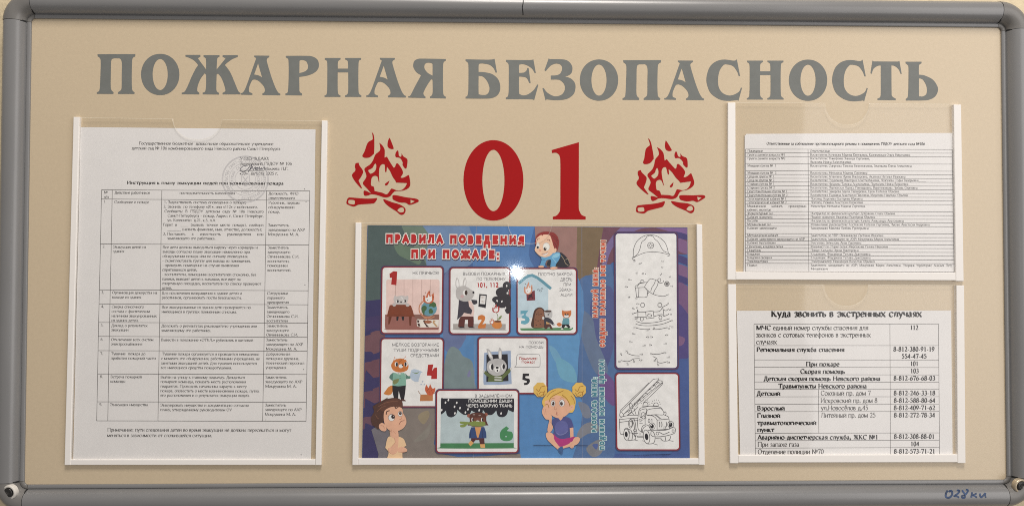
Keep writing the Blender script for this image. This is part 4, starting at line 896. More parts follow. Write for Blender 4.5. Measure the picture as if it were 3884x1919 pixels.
def c3(r):
    r.poly('B', "-60,920! 130,815! 362,985! 362,1400! -60,1400!", ink(186, 204, 212))
    r.poly('E', "-98,452! 300,448 600,442! 632,445 620,470 590,484! -60,484! -90,478", ink(84, 136, 88))
    r.line('B', "-45,925 140,815 400,1000", 40, ink(92, 146, 164))
    for q in (("ПЛОТНО ЗАКРОЙ", 220, 820, 697), ("ДВЕРЬ", 527, 892, 697), ("ПРИ", 570, 963, 680), ("ЭВАКУ-", 513, 1034, 699), ("АЦИИ", 530, 1105, 697)): tx(r, 'B', q[3], q[2], q[0], q[1])
    r.poly('B', "60,1075! 175,1020! 182,1158! 65,1165!", ink(120, 40, 50)); r.poly('B', "95,1080! 130,1060! 155,1150! 125,1110! 80,1155!", ink(58, 26, 34)); flame(r, 'B', 85, 1080, 120, 180, (206, 140, 110))
    for x, y in ((225, 1015), (275, 1000), (256, 1030)): r.ring('B', x, y, 15, 9, 5, ink(96, 100, 104), n=12)
    r.poly('C', "2380,212! 2490,205! 2450,270 2498,310 2500,360 2450,398 2385,390! 2390,350! 2440,345 2440,325 2395,310! 2395,290! 2430,265 2425,250! 2380,260!", ink(96, 160, 178))
    r.poly('E', "62,440 75,290 105,195 170,163 225,190 248,260 250,445!", ink(74, 44, 34)); r.poly('E', "90,445! 100,290 125,210 175,178 215,205 232,280 232,447!", ink(134, 86, 62))
    for x, y in ((150, 237), (130, 262), (190, 255), (115, 335), (150, 350), (180, 335), (125, 408), (180, 400), (160, 265)): r.ell('E', x, y, 11, 6, ink(70, 40, 32), n=10)
    r.poly('E', "235,225! 255,205 330,205 345,230 340,300 290,310 245,290", ink(190, 186, 184)); r.poly('E', "235,218! 262,205 275,203! 330,208! 330,230! 255,232", ink(70, 48, 42)); r.ell('E', 288, 264, 8, 12, BLK); r.ell('E', 310, 250, 6, 6, BLK)
    r.poly('E', "225,305! 280,305 330,330 370,390 360,415! 310,380! 300,440! 240,440!", ink(54, 52, 62)); r.poly('E', "260,360! 310,385! 300,400! 262,395!", ink(206, 160, 100)); r.poly('E', "255,395! 320,395! 355,465! 325,465! 295,425! 265,465! 235,462!", ink(84, 46, 38))
    r.ell('E', 220, 312, 16, 22, ink(210, 206, 202)); r.ell('E', 372, 402, 14, 12, ink(190, 188, 188))
    r.poly('E', "480,200! 510,215 580,212 605,200! 606,260 580,300 540,310 500,300 480,260", ink(202, 112, 58)); r.ell('E', 540, 285, 34, 20, WHITE); r.ell('E', 524, 262, 9, 14, BLK); r.ell('E', 560, 262, 9, 14, BLK); r.ell('E', 542, 275, 7, 6, BLK)
    r.poly('E', "490,312! 580,312! 582,400! 480,400!", ink(96, 150, 162)); r.poly('E', "465,350 490,315! 495,330! 475,365", ink(226, 220, 214)); r.poly('E', "575,315! 608,352 598,360 575,335!", ink(226, 220, 214))
    r.poly('E', "482,398! 570,398! 600,445! 575,455! 530,412! 500,455! 470,450!", BLK); r.poly('E', "475,395 440,375 405,395 430,425 465,420", ink(202, 112, 58)); r.ell('E', 480, 460, 18, 9, WHITE); r.ell('E', 598, 448, 16, 9, WHITE)
card(1965, 1020.7, 2184, 1263, 0.00035, c3)
def c4(r):
    tx(r, 'C', 1258, 700, "МЕЛКОЕ ВОЗГОРАНИЕ", 608); tx(r, 'C', 1258, 774, "ТУШИ ПОДРУЧНЫМИ", 628); tx(r, 'C', 1258, 847, "СРЕДСТВАМИ", 860)
    r.poly('C', "1105,955! 1178,948! 1160,1040! 1185,1000! 1230,990! 1228,1150! 1148,1152! 1150,1105! 1088,1102!", ink(176, 30, 26))
    r.poly('D', "612,45 560,60 520,110 488,155! 560,175 610,140", ink(204, 122, 52)); r.poly('C', "625,1060! 580,1100 572,1140 620,1180! 650,1150!", ink(84, 124, 110)); r.poly('C', "790,1070! 830,1110 862,1105! 862,1145! 800,1155!", ink(84, 124, 110))
    r.poly('C', "625,1062! 680,1070 775,1062! 795,1120 802,1245! 700,1252 612,1240! 615,1180", ink(126, 172, 152)); r.poly('C', "660,1062! 715,1090! 775,1062! 740,1080 715,1070 690,1085", WHITE)
    r.poly('D', "612,40! 700,50 798,38! 790,130 772,245! 730,235! 700,115! 690,240! 640,240! 615,130", BLK); r.poly('D', "725,238 760,228 800,248! 795,258! 728,255!", ink(84, 46, 38))
    r.poly('C', "625,900 640,845! 668,875 720,868 765,870 795,833! 802,890 835,960 815,1030 720,1060 630,1035 594,965", ink(202, 112, 48)); r.poly('C', "637,890 645,858 660,880", WHITE); r.poly('C', "772,880 792,850 797,885", WHITE)
    r.ell('C', 668, 948, 24, 32, WHITE); r.ell('C', 674, 950, 14, 30, BLK); r.ell('C', 800, 948, 24, 32, WHITE); r.ell('C', 794, 948, 14, 30, BLK); r.ell('C', 728, 974, 30, 27, WHITE); r.ell('C', 752, 962, 10, 9, BLK)
    for x, y in ((710, 900), (728, 908), (712, 918), (735, 892)): r.ell('C', x, y, 5, 5, ink(120, 60, 30), n=8)
    for y in (1088, 1112, 1138): r.ell('C', 718, y, 6, 6, ink(70, 110, 98), n=8)
    r.poly('C', "865,1060 880,1025 930,1015 1010,1045 1028,1062! 985,1185! 930,1188 880,1160 858,1110", ink(176, 190, 206)); r.poly('C', "1008,1062! 1028,1065! 985,1185! 970,1180!", WHITE); r.poly('C', "880,1050 930,1065 985,1055 940,1080", ink(120, 140, 96))
    r.poly('C', "615,1190 640,1160 705,1148! 690,1195 640,1225", ink(124, 128, 78))
    for x, y, q in ((1030, 1185, 30), (1010, 1225, 70), (1052, 1225, 20)): r.ell('C', x, y, 8, 14, ink(170, 180, 194), q, 10)
    r.line('D', "965,112 1000,160", 8, ink(150, 110, 84)); r.line('D', "1175,155 1222,125", 8, ink(150, 110, 84)); r.poly('D', "1000,165! 1172,160! 1170,253! 992,255!", ink(186, 116, 66))
    r.poly('D', "1080,140 1062,90 1080,25! 1112,75! 1135,20! 1165,80 1205,68! 1200,120 1160,175 1110,172", ink(198, 88, 50))
    for x, y in ((1120, 128), (1095, 110), (1150, 110), (1130, 155), (1168, 140), (1115, 90)): r.ell('D', x, y, 6, 6, ink(120, 40, 28), n=8)
card(1448, 1285.8, 1679, 1539, 0.00035, c4, skew=0.0125)
def c5(r):
    tx(r, 'E', 225, 667, "ПОЗОВИ", 18, 52); tx(r, 'E', 225, 727, "НА ПОМОЩЬ", -118, 52)
    r.poly('C', "1880,790! 2000,775 2245,762! 2250,1000 2258,1220! 2100,1230 1880,1232! 1868,1200 1870,1000", ink(150, 166, 192)); r.poly('C', "1910,815! 2202,808! 2214,1180! 1908,1192!", ink(30, 28, 36))
    r.poly('C', "1930,1190! 1960,1100 2120,1105 2140,1187!", ink(92, 104, 58)); r.poly('C', "1865,1060! 1890,1035! 1990,1110! 1980,1150! 1900,1100!", ink(92, 104, 58)); r.poly('C', "2252,1010! 2225,1000! 2120,1110! 2140,1150! 2235,1060!", ink(92, 104, 58))
    for y in (1130, 1150, 1170): r.line('C', "2020,%d 2118,%d" % (y, y - 4), 8, WHITE)
    r.poly('C', "1945,850 1910,745 1925,735 1960,760 2000,860 1985,890", ink(182, 178, 176)); r.poly('C', "2080,870 2075,770 2090,718 2120,760 2120,860 2105,900", ink(182, 178, 176)); r.poly('C', "1955,840 1935,775 1950,775 1985,850", WHITE); r.poly('C', "2088,860 2090,770 2105,770 2108,860", WHITE)
    r.poly('C', "1915,985 1930,920 1985,885 2060,868 2140,890 2185,950 2185,1010 2140,1080 2050,1112 1970,1085 1925,1040", ink(180, 176, 174))
    r.ell('C', 1975, 985, 28, 45, WHITE); r.ell('C', 1990, 985, 18, 42, BLK); r.ell('C', 2142, 982, 28, 45, WHITE); r.ell('C', 2148, 980, 18, 38, BLK); r.ell('C', 2058, 1015, 40, 45, WHITE); r.ell('C', 2058, 994, 22, 15, BLK); r.ell('C', 2060, 1035, 10, 15, BLK)
    r.ell('C', 1872, 1045, 14, 22, ink(200, 196, 192)); r.ell('C', 2245, 1010, 14, 20, ink(200, 196, 192))
    r.line('E', "-170,988 140,988! 165,985 176,960 176,850 165,818 130,812 -110,812 -140,830 -148,860 -150,950 -178,988", 5, ink(96, 94, 96))
    r.text('E', -116, 886, 142, 886, 52, "Помогите!", ink(170, 36, 32), 'semi'); r.text('E', -80, 932, 104, 932, 52, "Пожар!", ink(170, 36, 32), 'semi')
    r.poly('C', "2410,1075! 2500,1075! 2495,1110! 2450,1112! 2448,1135 2500,1150 2508,1190 2480,1225 2430,1235! 2425,1205! 2460,1200 2465,1180 2405,1160!", BLK)
card(1816.5, 1282.2, 2072, 1488.5, 0.0004, c5)
def c6(r):
    r.poly('D', "1282,215! 2290,218! 2288,840! 1274,835!", ink(178, 192, 194)); r.poly('D', "1274,835! 2286,832! 2286,890 2265,905 1300,906 1275,885", ink(64, 126, 78))
    r.poly('D', "1285,228 1310,217! 2270,217! 2290,235 2288,395 2250,395 2210,375! 2190,440 2140,475 2070,460 2045,385! 1990,440 1920,440 1860,375! 1850,415 1780,420 1700,385! 1680,430 1610,445 1560,420 1510,375! 1490,440 1430,478 1370,455 1350,385! 1320,415 1282,440!", ink(28, 27, 38))
    for x, y in ((1345, 275), (1385, 240), (1500, 277), (1470, 332), (1545, 350), (1475, 422), (1620, 410), (1655, 367), (1810, 380), (2112, 424), (1292, 378)): r.ell('D', x, y, 11, 17, WHITE, 15, 12)
    tx(r, 'D', 2268, 203, "В ЗАДЫМЛЁННОМ", 1748); tx(r, 'D', 2268, 272, "ПОМЕЩЕНИИ ДЫШИ", 1660, 62, ink(226, 222, 218), 'semi'); tx(r, 'D', 2268, 338, "ЧЕРЕЗ МОКРУЮ ТКАНЬ", 1632, 62, ink(226, 222, 218), 'semi')
    r.poly('D', "2185,600! 2222,632! 2195,665 2260,680 2276,740 2250,790 2180,806 2110,780 2095,710 2120,650", ink(64, 136, 84)); r.ell('D', 2180, 742, 10, 10, ink(178, 192, 194))
    r.ell('D', 1668, 455, 26, 26, ink(150, 84, 66)); r.ell('D', 1902, 440, 26, 26, ink(150, 84, 66)); r.poly('D', "1650,590! 1680,530 1675,470 1700,425 1780,412 1870,420 1905,460 1910,530 1938,588! 1890,590 1850,605 1720,605 1690,590", ink(88, 44, 34))
    r.ell('D', 1738, 440, 18, 8, ink(150, 130, 120)); r.ell('D', 1818, 450, 18, 8, ink(150, 130, 120)); r.poly('D', "1695,480! 1890,478! 1895,545! 1690,545!", ink(116, 64, 48)); r.ell('D', 1718, 510, 15, 28, WHITE); r.ell('D', 1724, 510, 10, 24, BLK); r.ell('D', 1850, 510, 15, 28, WHITE); r.ell('D', 1856, 510, 10, 24, BLK); r.ell('D', 1788, 540, 28, 20, WHITE)
    r.poly('D', "1690,540! 1750,530 1890,540! 1895,580 1850,600 1720,598 1690,580", ink(126, 142, 66)); r.poly('D', "1690,545! 1550,535 1555,565 1600,575 1550,585 1555,612 1610,610 1650,575 1692,580!", ink(126, 142, 66))
    r.poly('D', "1700,615! 1790,608 1880,612! 1905,690 1910,765! 1670,765! 1675,690", ink(44, 68, 118)); r.poly('D', "1750,612! 1840,612! 1800,755! 1780,755!", ink(214, 150, 92)); r.line('D', "1690,680 1690,760", 6, ink(28, 40, 80)); r.line('D', "1850,640 1855,760", 6, ink(28, 40, 80))
    r.poly('D', "1700,765! 1880,765! 1885,850! 1820,848! 1810,790! 1760,790! 1730,825! 1695,800!", ink(84, 36, 38)); r.poly('D', "1695,795! 1735,830! 1690,875! 1660,840!", ink(218, 162, 96)); r.poly('D', "1818,848! 1888,846! 1892,900! 1830,895!", ink(218, 162, 96))
card(1658.5, 1481, 1963.5, 1712.6, 0.00075, c6, skew=0.004)
LN = ink(74, 70, 72)
def c7(r):   # join-the-dots card: protective helmet, clothing and numbered dots
    Lw = 7
    for s in ("1535,575! 1540,450 1590,340 1680,275 1772,258 1870,280 1960,350 2000,430 2020,520!", "1535,575! 1600,540 1700,502 1800,494 1900,500 2030,530!", "1540,570 1600,510 1630,440 1650,360 1700,320 1725,280 1772,268 1810,285 1830,315 1880,360 1930,450 1970,490 2020,505", "1535,560 1520,575 1530,600 1560,602", "2030,515 2038,540 2005,552"): r.line('B', s, Lw, LN)
    r.ring('B', 1774, 404, 42, 42, Lw, LN)
    for s in ("1774,370 1784,394 1808,404 1784,414 1774,438 1764,414 1740,404 1764,394 1774,370",): r.line('B', s, 5, LN)
    for s in ("1700,950 1760,870 1800,865 1880,895", "1700,950! 1695,985 1740,1030 1810,1075 1900,1100 1970,1100 2005,1080!", "1840,890! 1820,940 1790,985 1775,1040!", "1880,900 1865,960 1830,1020 1808,1075", "1875,900 1900,920 1940,915 1955,885", "1560,970 1600,940 1640,915 1725,912", "1560,970! 1570,985 1695,980!", "1565,985! 1580,1115! 1700,1118 1728,1090 1725,1020 1700,990!", "1612,985! 1608,1115!", "1590,975 1620,930 1690,915", "1640,912 1640,885 1670,880 1685,905", "1720,1070 1750,1050 1735,1020"): r.line('B', s, Lw, LN)
    r.ring('B', 1893, 880, 22, 22, Lw, LN); r.ring('B', 1998, 932, 33, 33, Lw, LN); 
    for a in range(0, 180, 30): r.line('B', "%g,%g %g,%g" % (1998 - 30 * math.cos(math.radians(a)), 932 - 30 * math.sin(math.radians(a)), 1998 + 30 * math.cos(math.radians(a)), 932 + 30 * math.sin(math.radians(a))), 5, LN)
    for x, y in ((1590, 133), (1828, 133)): r.ring('E', x, y, 28, 30, Lw, LN)
    for x, y in ((1580, 325), (1836, 305)): r.ring('E', x, y, 21, 26, Lw, LN)
    for s in ("1480,245 1510,235 1525,205 1540,230 1640,230!", "1480,298 1540,300 1640,300!", "1525,210! 1525,320!", "1735,225! 1800,222 1840,205 1868,160 1930,130!", "1745,290! 1800,275 1860,262 1885,285 1950,260!", "1868,160! 1885,285!", "1875,195 1915,210 1950,180", "1632,225! 1735,212! 1748,308! 1642,320! 1632,225!", "1700,250 1665,260 1665,290 1710,290 1715,270 1700,268", "1505,355 1580,380 1700,378 1820,360 1965,318", "1495,395 1600,415 1750,412 1880,390 1980,350", "1505,448 1580,465 1692,468", "1730,468 1820,465 1930,442", "1378,795 1460,825 1548,832", "1290,895 1370,910 1420,900 1470,872 1550,868", "1725,805 1800,810 1880,790", "1730,838 1785,868 1795,915 1850,930 1935,908"): r.line('E', s, Lw, LN)
    for n, x, y, dx, dy in ((50, 1535, 630, 20, -30), (49, 1607, 668, 38, -20), (48, 1650, 802, 52, -8), (47, 1566, 795, 20, 8), (46, 1464, 884, 40, -4), (45, 1416, 984, 40, -8), (44, 1458, 1128, 30, -20), (43, 1562, 1142, 24, -22), (2, 1936, 632, -8, -10), (3, 1932, 715, -6, -10), (4, 1915, 806, -8, 4), (5, 2036, 844, -6, -2), (6, 2066, 974, -12, -10), (7, 2014, 1096, -12, -12)):
        r.text('B', x, y, x + (26 if n > 9 else 14) * 1.15, y, 34, str(n), LN, 'serif'); r.ell('B', x + dx, y + dy, 6, 6, LN, n=8)
    for n, x, y, dx, dy in ((42, 1502, 128, 38, -10), (41, 1502, 180, 20, 20), (40, 1442, 188, 32, 2), (39, 1438, 266, 40, -22), (38, 1478, 332, 36, -12), (37, 1462, 458, 40, -12), (36, 1444, 538, 40, -8), (35, 1404, 650, 40, -8), (34, 1352, 778, 34, 0), (33, 1276, 818, 26, 4), (32, 1250, 924, 38, -12), (31, 1370, 964, 6, -30), (30, 1456, 924, 12, -34), (29, 1558, 904, -10, -16), (28, 1566, 822, -10, -10), (27, 1604, 702, -8, -8), (26, 1652, 584, -10, -10), (25, 1642, 490, 40, -24), (24, 1734, 460, 0, 6), (23, 1694, 584, 32, -10), (22, 1678, 694, 34, -10), (21, 1690, 816, 34, -10), (20, 1740, 908, 30, -30), (19, 1790, 970, 4, -30), (18, 1940, 934, -8, -8), (17, 1938, 862, -10, -6), (16, 1888, 798, -10, -8), (15, 1896, 676, -10, -10), (14, 1914, 556, -10, -8), (13, 1938, 466, -10, -22), (12, 1984, 446, -16, -22), (11, 1984, 358, -12, -6), (10, 1962, 272, -14, -14), (9, 1970, 208, -10, -10), (8, 1934, 122, -6, 4)):
        r.text('E', x, y, x + (26 if n > 9 else 14) * 1.15, y, 34, str(n), LN, 'serif'); r.ell('E', x + dx, y + dy, 6, 6, LN, n=8)
card(2335, 886, 2565, 1394.4, 0.00035, c7, NAVY, -0.006, 'white join-the-dots card with a helmet and numbered dots')
def c8(r):   # colouring card with a fire engine
    w = 7
    def l(s, q=w): r.line('F', s, q, LN)
    r.line('E', "1300,1600 1735,1155! 1790,1148 1805,1165 1620,1350 1390,1615", 7, LN); r.line('E', "1740,1240 1790,1185 1810,1172 1850,1178 1868,1200 1830,1260 1600,1480", 7, LN)
    l("1285,385 1420,250 1680,0"); l("1335,430 1480,290 1640,130 1810,0"); l("1470,310 1640,170 1860,0"); l("1490,330 1650,190 1870,0", 5)
    l("1285,385! 1280,420 1300,410 1335,445!"); l("1280,415 1275,460 1310,470 1335,445")
    for x, y in ((1500, 290), (1545, 250), (1590, 208), (1638, 162), (1690, 110), (1745, 52), (1800, 8)): l("%d,%d %d,%d %d,%d" % (x - 25, y - 8, x + 10, y - 14, x + 22, y + 6))
    l("1410,300 1425,285 1445,300 1458,345 1430,360 1408,330 1410,300"); l("1330,435 1415,375 1440,395 1380,450"); l("1385,450 1480,380 1530,330"); l("1430,400 1470,440"); l("1470,350 1500,440")
    l("1280,485 1330,465 1420,450 1530,450"); l("1270,500! 1280,690 1310,712 1330,715!"); l("1270,510 1400,495 1530,490"); l("1270,548 1400,530 1530,520"); l("1530,450! 1520,560 1535,650 1590,680")
    l("1530,450! 1545,370 1580,345 1700,325 1820,335 1865,370!"); l("1555,380 1640,360 1635,420 1560,480 1555,380"); l("1655,375 1750,355 1850,362 1880,440 1760,440 1650,450 1655,375"); l("1600,410 1580,420 1570,450 1580,485 1610,500 1630,470 1625,425 1600,410"); l("1610,455 1640,495")
    l("1595,320 1605,280 1640,270 1660,285 1665,318"); l("1585,322 1670,322"); l("1740,315 1752,285 1785,278 1802,290 1806,320"); l("1730,318 1812,322")
    for x in (1630, 1775):
        for a in range(190, 360, 28): l("%g,%g %g,%g" % (x + 48 * math.cos(math.radians(a)), 296 + 48 * math.sin(math.radians(a)), x + 66 * math.cos(math.radians(a)), 296 + 66 * math.sin(math.radians(a))), 5)
    l("1650,450! 1700,450 1760,475 1790,515! 1950,500! 1945,470 1880,440!"); l("1790,515! 1790,650! 1960,640! 1955,500!"); l("1700,455 1760,445 1830,500"); l("1780,445 1850,500", 5); l("1625,470! 1625,580"); l("1885,420 1900,400 1915,420 1905,450")
    r.text('F', 1660, 548, 1738, 548, 72, "01", LN, 'sans')
    for x, y in ((1722, 598), (1978, 576)): r.ring('F', x, y, 42, 44, 6, LN); r.ell('F', x - 2, y + 2, 25, 30, BLK); r.ell('F', x - 10, y - 10, 7, 8, WHITE)
    for x in (1822, 1852, 1915): l("%d,540 %d,580 %d,612" % (x, x + 6, x), 8)
    l("1888,600 1885,635 1910,635 1902,600", 6)
    l("1710,665 1760,655 1900,655 2000,620 2035,625 2042,660 2020,700 1900,735 1760,745 1710,725 1705,690 1710,665"); l("1820,680 1880,710 1960,680", 8); r.ring('F', 1795, 700, 19, 20, 6, LN); r.ring('F', 2010, 664, 15, 18, 6, LN)
    l("1580,690 1575,640 1595,595 1640,580 1680,600 1700,650"); l("1590,690 1590,650 1610,615 1640,600")
    r.ring('F', 1645, 745, 44, 95, 7, LN, -8); r.ell('F', 1645, 745, 24, 46, BLK, -8); l("1665,655 1720,660 1758,720 1760,790 1735,835 1660,845")
    r.ring('F', 1368, 715, 38, 78, 7, LN, -5); r.ell('F', 1365, 712, 20, 38, BLK, -5); l("1335,650 1370,625 1400,650 1410,700"); l("1385,640 1430,655 1450,720 1440,790 1390,795"); l("1450,700 1490,730 1490,780 1440,792")
    l("1410,690 1530,700"); l("1520,735! 1600,735! 1600,750! 1520,750! 1520,735!"); l("1840,770 1870,800 1940,800 1970,770 1975,735"); l("1900,740 1910,800"); l("1770,765 1850,760"); l("1480,790 1530,800", 5); l("1740,840 1800,858", 5); l("1960,795 2015,808", 5); l("1580,798 1620,805", 5)
    r.ring('F', 1425, 565, 28, 60, 6, LN); r.ring('F', 1428, 568, 18, 40, 5, LN); l("1420,500 1470,500 1490,560 1500,645"); l("1445,515 1470,570 1480,645"); l("1465,648! 1510,648! 1505,668! 1470,668! 1465,648!"); l("1475,668! 1475,735! 1500,738! 1500,668!"); l("1540,505 1585,515 1560,530 1540,520", 5); l("1545,555 1590,560", 5); l("1555,690 1555,720")
card(2338, 1417.8, 2571, 1702.4, 0.00035, c8, ink(150, 28, 36), -0.014, 'white colouring card with an outlined fire engine')
# --- the three children printed around the cards
SK, SKD = ink(226, 170, 138), ink(186, 122, 98)
def boy():
    r = PP(0.0007, 1.5e-6); d = ink(84, 54, 44)
    r.poly('D', "540,1040! 560,960 515,900! 540,780 580,740 700,745 770,780 805,870! 770,890 800,915 815,945 780,960 752,960 752,1040!", ink(232, 190, 146))
    r.poly('D', "690,900 760,885 810,915 812,945 760,958 690,950", SK); r.line('D', "690,955 760,960 812,948", 5, SKD)
    r.poly('D', "575,670! 690,665! 695,740 640,770 590,735", SK)
    r.poly('D', "555,905! 560,950 600,985 650,982 685,930 698,760 690,720 640,760! 650,820 610,875", SK); r.line('D', "555,905 565,955 610,985 655,978", 5, SKD); r.line('D', "640,765 650,825 612,872 600,890", 5, SKD)
    r.poly('D', "330,560 320,480 360,400 340,330! 400,290 470,250 550,205! 540,225! 640,210 720,230 752,280 750,350 700,330 620,335 520,380 510,460 480,560 430,640 360,600", ink(78, 46, 36))
    r.poly('D', "500,400 560,350 640,330 740,350 760,420 790,470 804,520 800,570 760,630 690,665 620,670 560,650 520,600 495,520", SK)
    r.poly('D', "430,580 470,555 510,580 532,640 510,670 460,660 430,625", SK); r.line('D', "450,590 490,600 500,640", 7, SKD)
    r.poly('D', "480,400! 530,360 600,330! 620,315! 650,345! 690,330! 752,350! 745,260 640,225 500,270 440,360", ink(96, 56, 42)); r.line('D', "420,330 500,285 600,262 690,262", 7, ink(132, 84, 62)); r.line('D', "400,400 460,345 520,322", 6, ink(132, 84, 62)); r.line('D', "380,440 400,480 425,500", 6, ink(132, 84, 62))
    r.ell('D', 600, 482, 46, 50, ink(110, 84, 76)); r.ell('D', 600, 484, 41, 45, WHITE); r.ell('D', 622, 470, 27, 28, ink(70, 44, 36)); r.ell('D', 615, 476, 12, 13, BLK); r.ell('D', 632, 462, 6, 6, WHITE, n=8)
    r.ell('D', 720, 430, 32, 38, ink(110, 84, 76)); r.ell('D', 720, 431, 28, 33, WHITE); r.ell('D', 722, 424, 20, 22, ink(70, 44, 36)); r.ell('D', 730, 416, 5, 5, WHITE, n=8)
    r.line('D', "528,440 535,400 575,385", 14, d); r.line('D', "648,335 662,355 700,330", 12, d); r.line('D', "705,578 730,535 780,522", 7, ink(120, 60, 50)); r.line('D', "710,508 735,502 742,478", 6, SKD)
    r.poly('D', "580,720 600,640! 615,630 630,665! 680,700 690,745 640,760 600,740", SK); r.line('D', "600,650 605,690", 4, SKD); r.line('D', "620,668 660,705", 4, SKD)
    r.build('boy_figure', POSTER, POSTER)
boy()
def girl():
    r = PP(0.0007, 1.5e-6); Hc, Hd = ink(222, 178, 84), ink(164, 112, 40)
    r.line('F', "85,866 840,870", 6, ink(34, 34, 60))
    for cx in (180, 715):
        r.poly('F', ' '.join('%g,%g' % (cx + (92 + 8 * (k % 2)) * math.cos(k * math.pi / 8), 100 + (98 + 8 * (k % 2)) * math.sin(k * math.pi / 8)) for k in range(16)), Hc)
        for s in ((-50, 40, -20, 90, 40, 60, 60, 10), (-60, -10, -20, 20, 10, -40, 60, -50), (-20, 60, 10, 30, 50, 40, 40, 90)): r.line('F', ' '.join('%g,%g' % (cx + s[i], 100 + s[i + 1]) for i in range(0, 8, 2)), 9, Hd)
    r.poly('F', "225,330 205,260 240,190 300,120 400,80 500,85 590,115 650,190 668,260 655,350 640,390 590,415 300,400", Hc)
    r.poly('F', "255,330 240,260 290,240 340,210 400,175 470,190 540,240 575,290 600,330 590,390 540,450 470,485 400,485 320,440 275,390", SK)
    r.line('F', "300,270 330,200 420,150 500,110", 10, Hd); r.line('F', "480,170 540,220 575,280 590,330", 10, Hd); r.line('F', "270,200 320,140 390,105", 8, Hd); r.line('F', "600,180 640,230 650,290", 8, Hd); r.line('F', "240,310 280,300 300,350", 9, Hd)
    r.poly('F', "590,330 620,305 640,320 635,365 600,385", SK); r.line('F', "605,335 622,345", 5, SKD)
    r.ell('F', 355, 285, 33, 45, ink(130, 100, 90)); r.ell('F', 355, 286, 28, 41, WHITE); r.ell('F', 356, 288, 20, 28, ink(58, 36, 32)); r.ell('F', 350, 278, 6, 8, WHITE, n=8)
    r.ell('F', 478, 282, 40, 50, ink(130, 100, 90)); r.ell('F', 478, 283, 35, 45, WHITE); r.ell('F', 472, 288, 20, 28, ink(58, 36, 32)); r.ell('F', 480, 276, 6, 8, WHITE, n=8)
    r.line('F', "380,330 372,355 390,375 408,352", 6, SKD); r.line('F', "400,400 412,418 395,432 410,445 428,440", 7, ink(160, 84, 76)); r.line('F', "330,225 355,215 385,222", 5, Hd); r.line('F', "450,215 480,205 510,215", 5, Hd)
    r.poly('F', "425,485! 495,480! 490,525 455,530 430,515", SK)
    r.poly('F', "430,490! 460,520 495,478! 560,480 610,520 640,615! 585,620! 580,720 590,765 470,775 360,755! 375,640! 345,560 345,520 390,490", ink(74, 76, 134)); r.poly('F', "400,560 450,530 530,540 560,600 540,690 460,730 400,700 380,630", ink(92, 94, 154)); r.line('F', "400,690 450,720 520,700 560,660", 7, ink(128, 130, 176)); r.line('F', "590,618 640,612", 8, ink(58, 58, 112))
    r.poly('F', "205,420 215,350 240,325 270,340 265,370 330,450 340,480 335,560 355,620 320,680 280,670 285,600 300,520 250,500", SK); r.line('F', "225,360 235,440", 4, SKD); r.line('F', "250,360 260,440", 4, SKD); r.line('F', "335,560 300,520", 4, SKD)
    r.poly('F', "585,625! 635,618! 640,780 650,830 640,890 610,905 580,870 595,810", SK)
    r.poly('F', "360,700! 420,760 500,775 640,745! 665,755 640,810 560,850 480,880 420,870 370,790", ink(176, 44, 116))
    r.poly('F', "255,720 275,685 330,690 365,730 375,790 440,880! 480,885! 470,920 420,920! 340,850 280,790", SK); r.poly('F', "650,760 700,750 728,780 700,840 640,870 560,890 490,910! 485,880! 560,850 620,810", SK); r.line('F', "490,905 600,880", 4, SKD)
    r.ell('F', 614, 860, 34, 46, SK); r.line('F', "600,880 606,902", 4, SKD); r.line('F', "622,884 624,904", 4, SKD)
    r.poly('F', "430,905 470,880 495,900 490,960 475,988 440,960 425,930", ink(58, 92, 140)); r.line('F', "440,945 470,965", 5, ink(38, 60, 104))
    r.build('girl_figure', POSTER, POSTER)
girl()
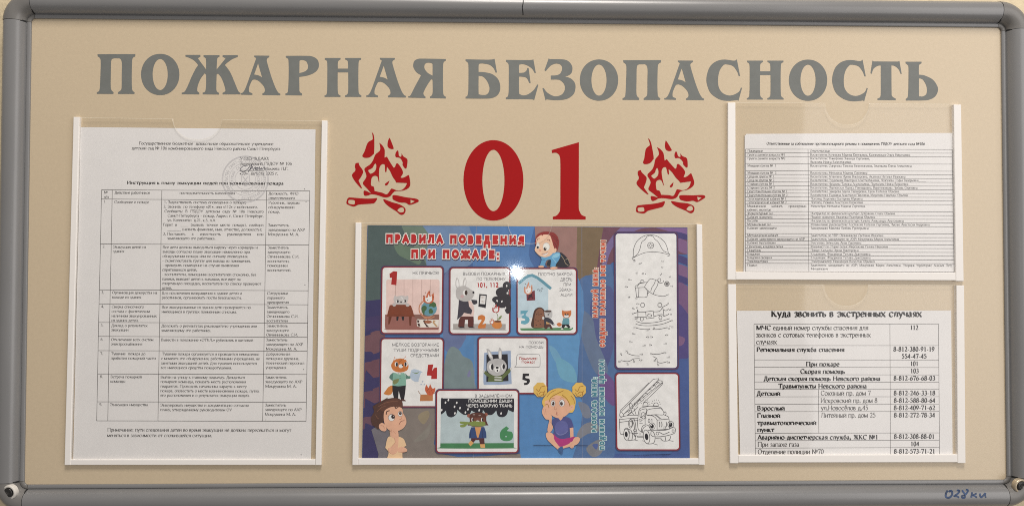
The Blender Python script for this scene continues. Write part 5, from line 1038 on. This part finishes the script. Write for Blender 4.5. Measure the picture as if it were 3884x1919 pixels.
def baby():
    r = PP(0.0007, 1.5e-6); BL, BLd = ink(92, 156, 196), ink(58, 104, 148)
    r.poly('B', "520,500 580,530 640,600 660,660 630,695 540,700 480,690 350,680 360,620 470,560", ink(40, 38, 46)); r.line('B', "540,540 580,600 600,650 640,680", 7, ink(170, 150, 120)); r.line('B', "600,600 635,590 655,650", 7, ink(170, 150, 120))
    r.poly('B', "440,500! 510,498 530,540 510,600 470,660 460,700! 390,700! 400,600! 340,610 310,690! 245,685! 270,600 255,560! 350,560", BL); r.line('B', "400,600 400,695", 6, BLd); r.line('B', "410,560 440,600 470,640", 6, ink(150, 200, 220)); r.line('B', "270,610 320,600", 6, BLd); r.poly('B', "420,545 480,510 520,520 500,560 440,575", ink(136, 190, 214))
    r.poly('B', "225,690 270,680 300,690 290,708 240,708", SK); r.poly('B', "390,710 430,698 485,705 480,722 430,735 400,728", SK)
    r.poly('B', "190,400 185,330 210,260 280,220 360,215 440,230 495,290 510,380 490,460 470,480 420,500 300,450", ink(140, 44, 40))
    r.poly('B', "180,440 200,380 200,310 260,260 280,275! 300,255 380,262 410,330 430,400 445,450 430,500 390,545 320,565 250,550 195,500 176,470", ink(234, 186, 154)); r.poly('B', "440,460 460,440 475,455 470,490 440,510 425,490", ink(234, 186, 154)); r.line('B', "445,470 458,482", 5, SKD)
    r.ell('B', 220, 405, 26, 46, ink(190, 170, 160)); r.ell('B', 220, 407, 22, 42, WHITE); r.ell('B', 218, 430, 14, 18, BLK); r.ell('B', 335, 420, 50, 58, ink(190, 170, 160)); r.ell('B', 335, 422, 45, 53, ink(236, 226, 214)); r.ell('B', 318, 450, 20, 24, ink(60, 44, 34)); r.ell('B', 322, 442, 6, 7, WHITE, n=8)
    r.line('B', "205,340 220,310 245,308", 8, ink(110, 50, 40)); r.line('B', "345,325 375,325 388,355", 8, ink(110, 50, 40)); r.ell('B', 250, 472, 16, 14, ink(220, 150, 126)); r.poly('B', "275,525! 320,520 355,495! 345,525 310,540", WHITE); r.line('B', "270,522 320,518 358,492", 5, ink(150, 84, 72))
    for s in ("430,300 470,330 490,380", "410,270 460,290 495,340", "440,360 470,400 480,440"): r.line('B', s, 6, ink(104, 30, 32))
    r.build('baby_figure', POSTER, POSTER)
baby()
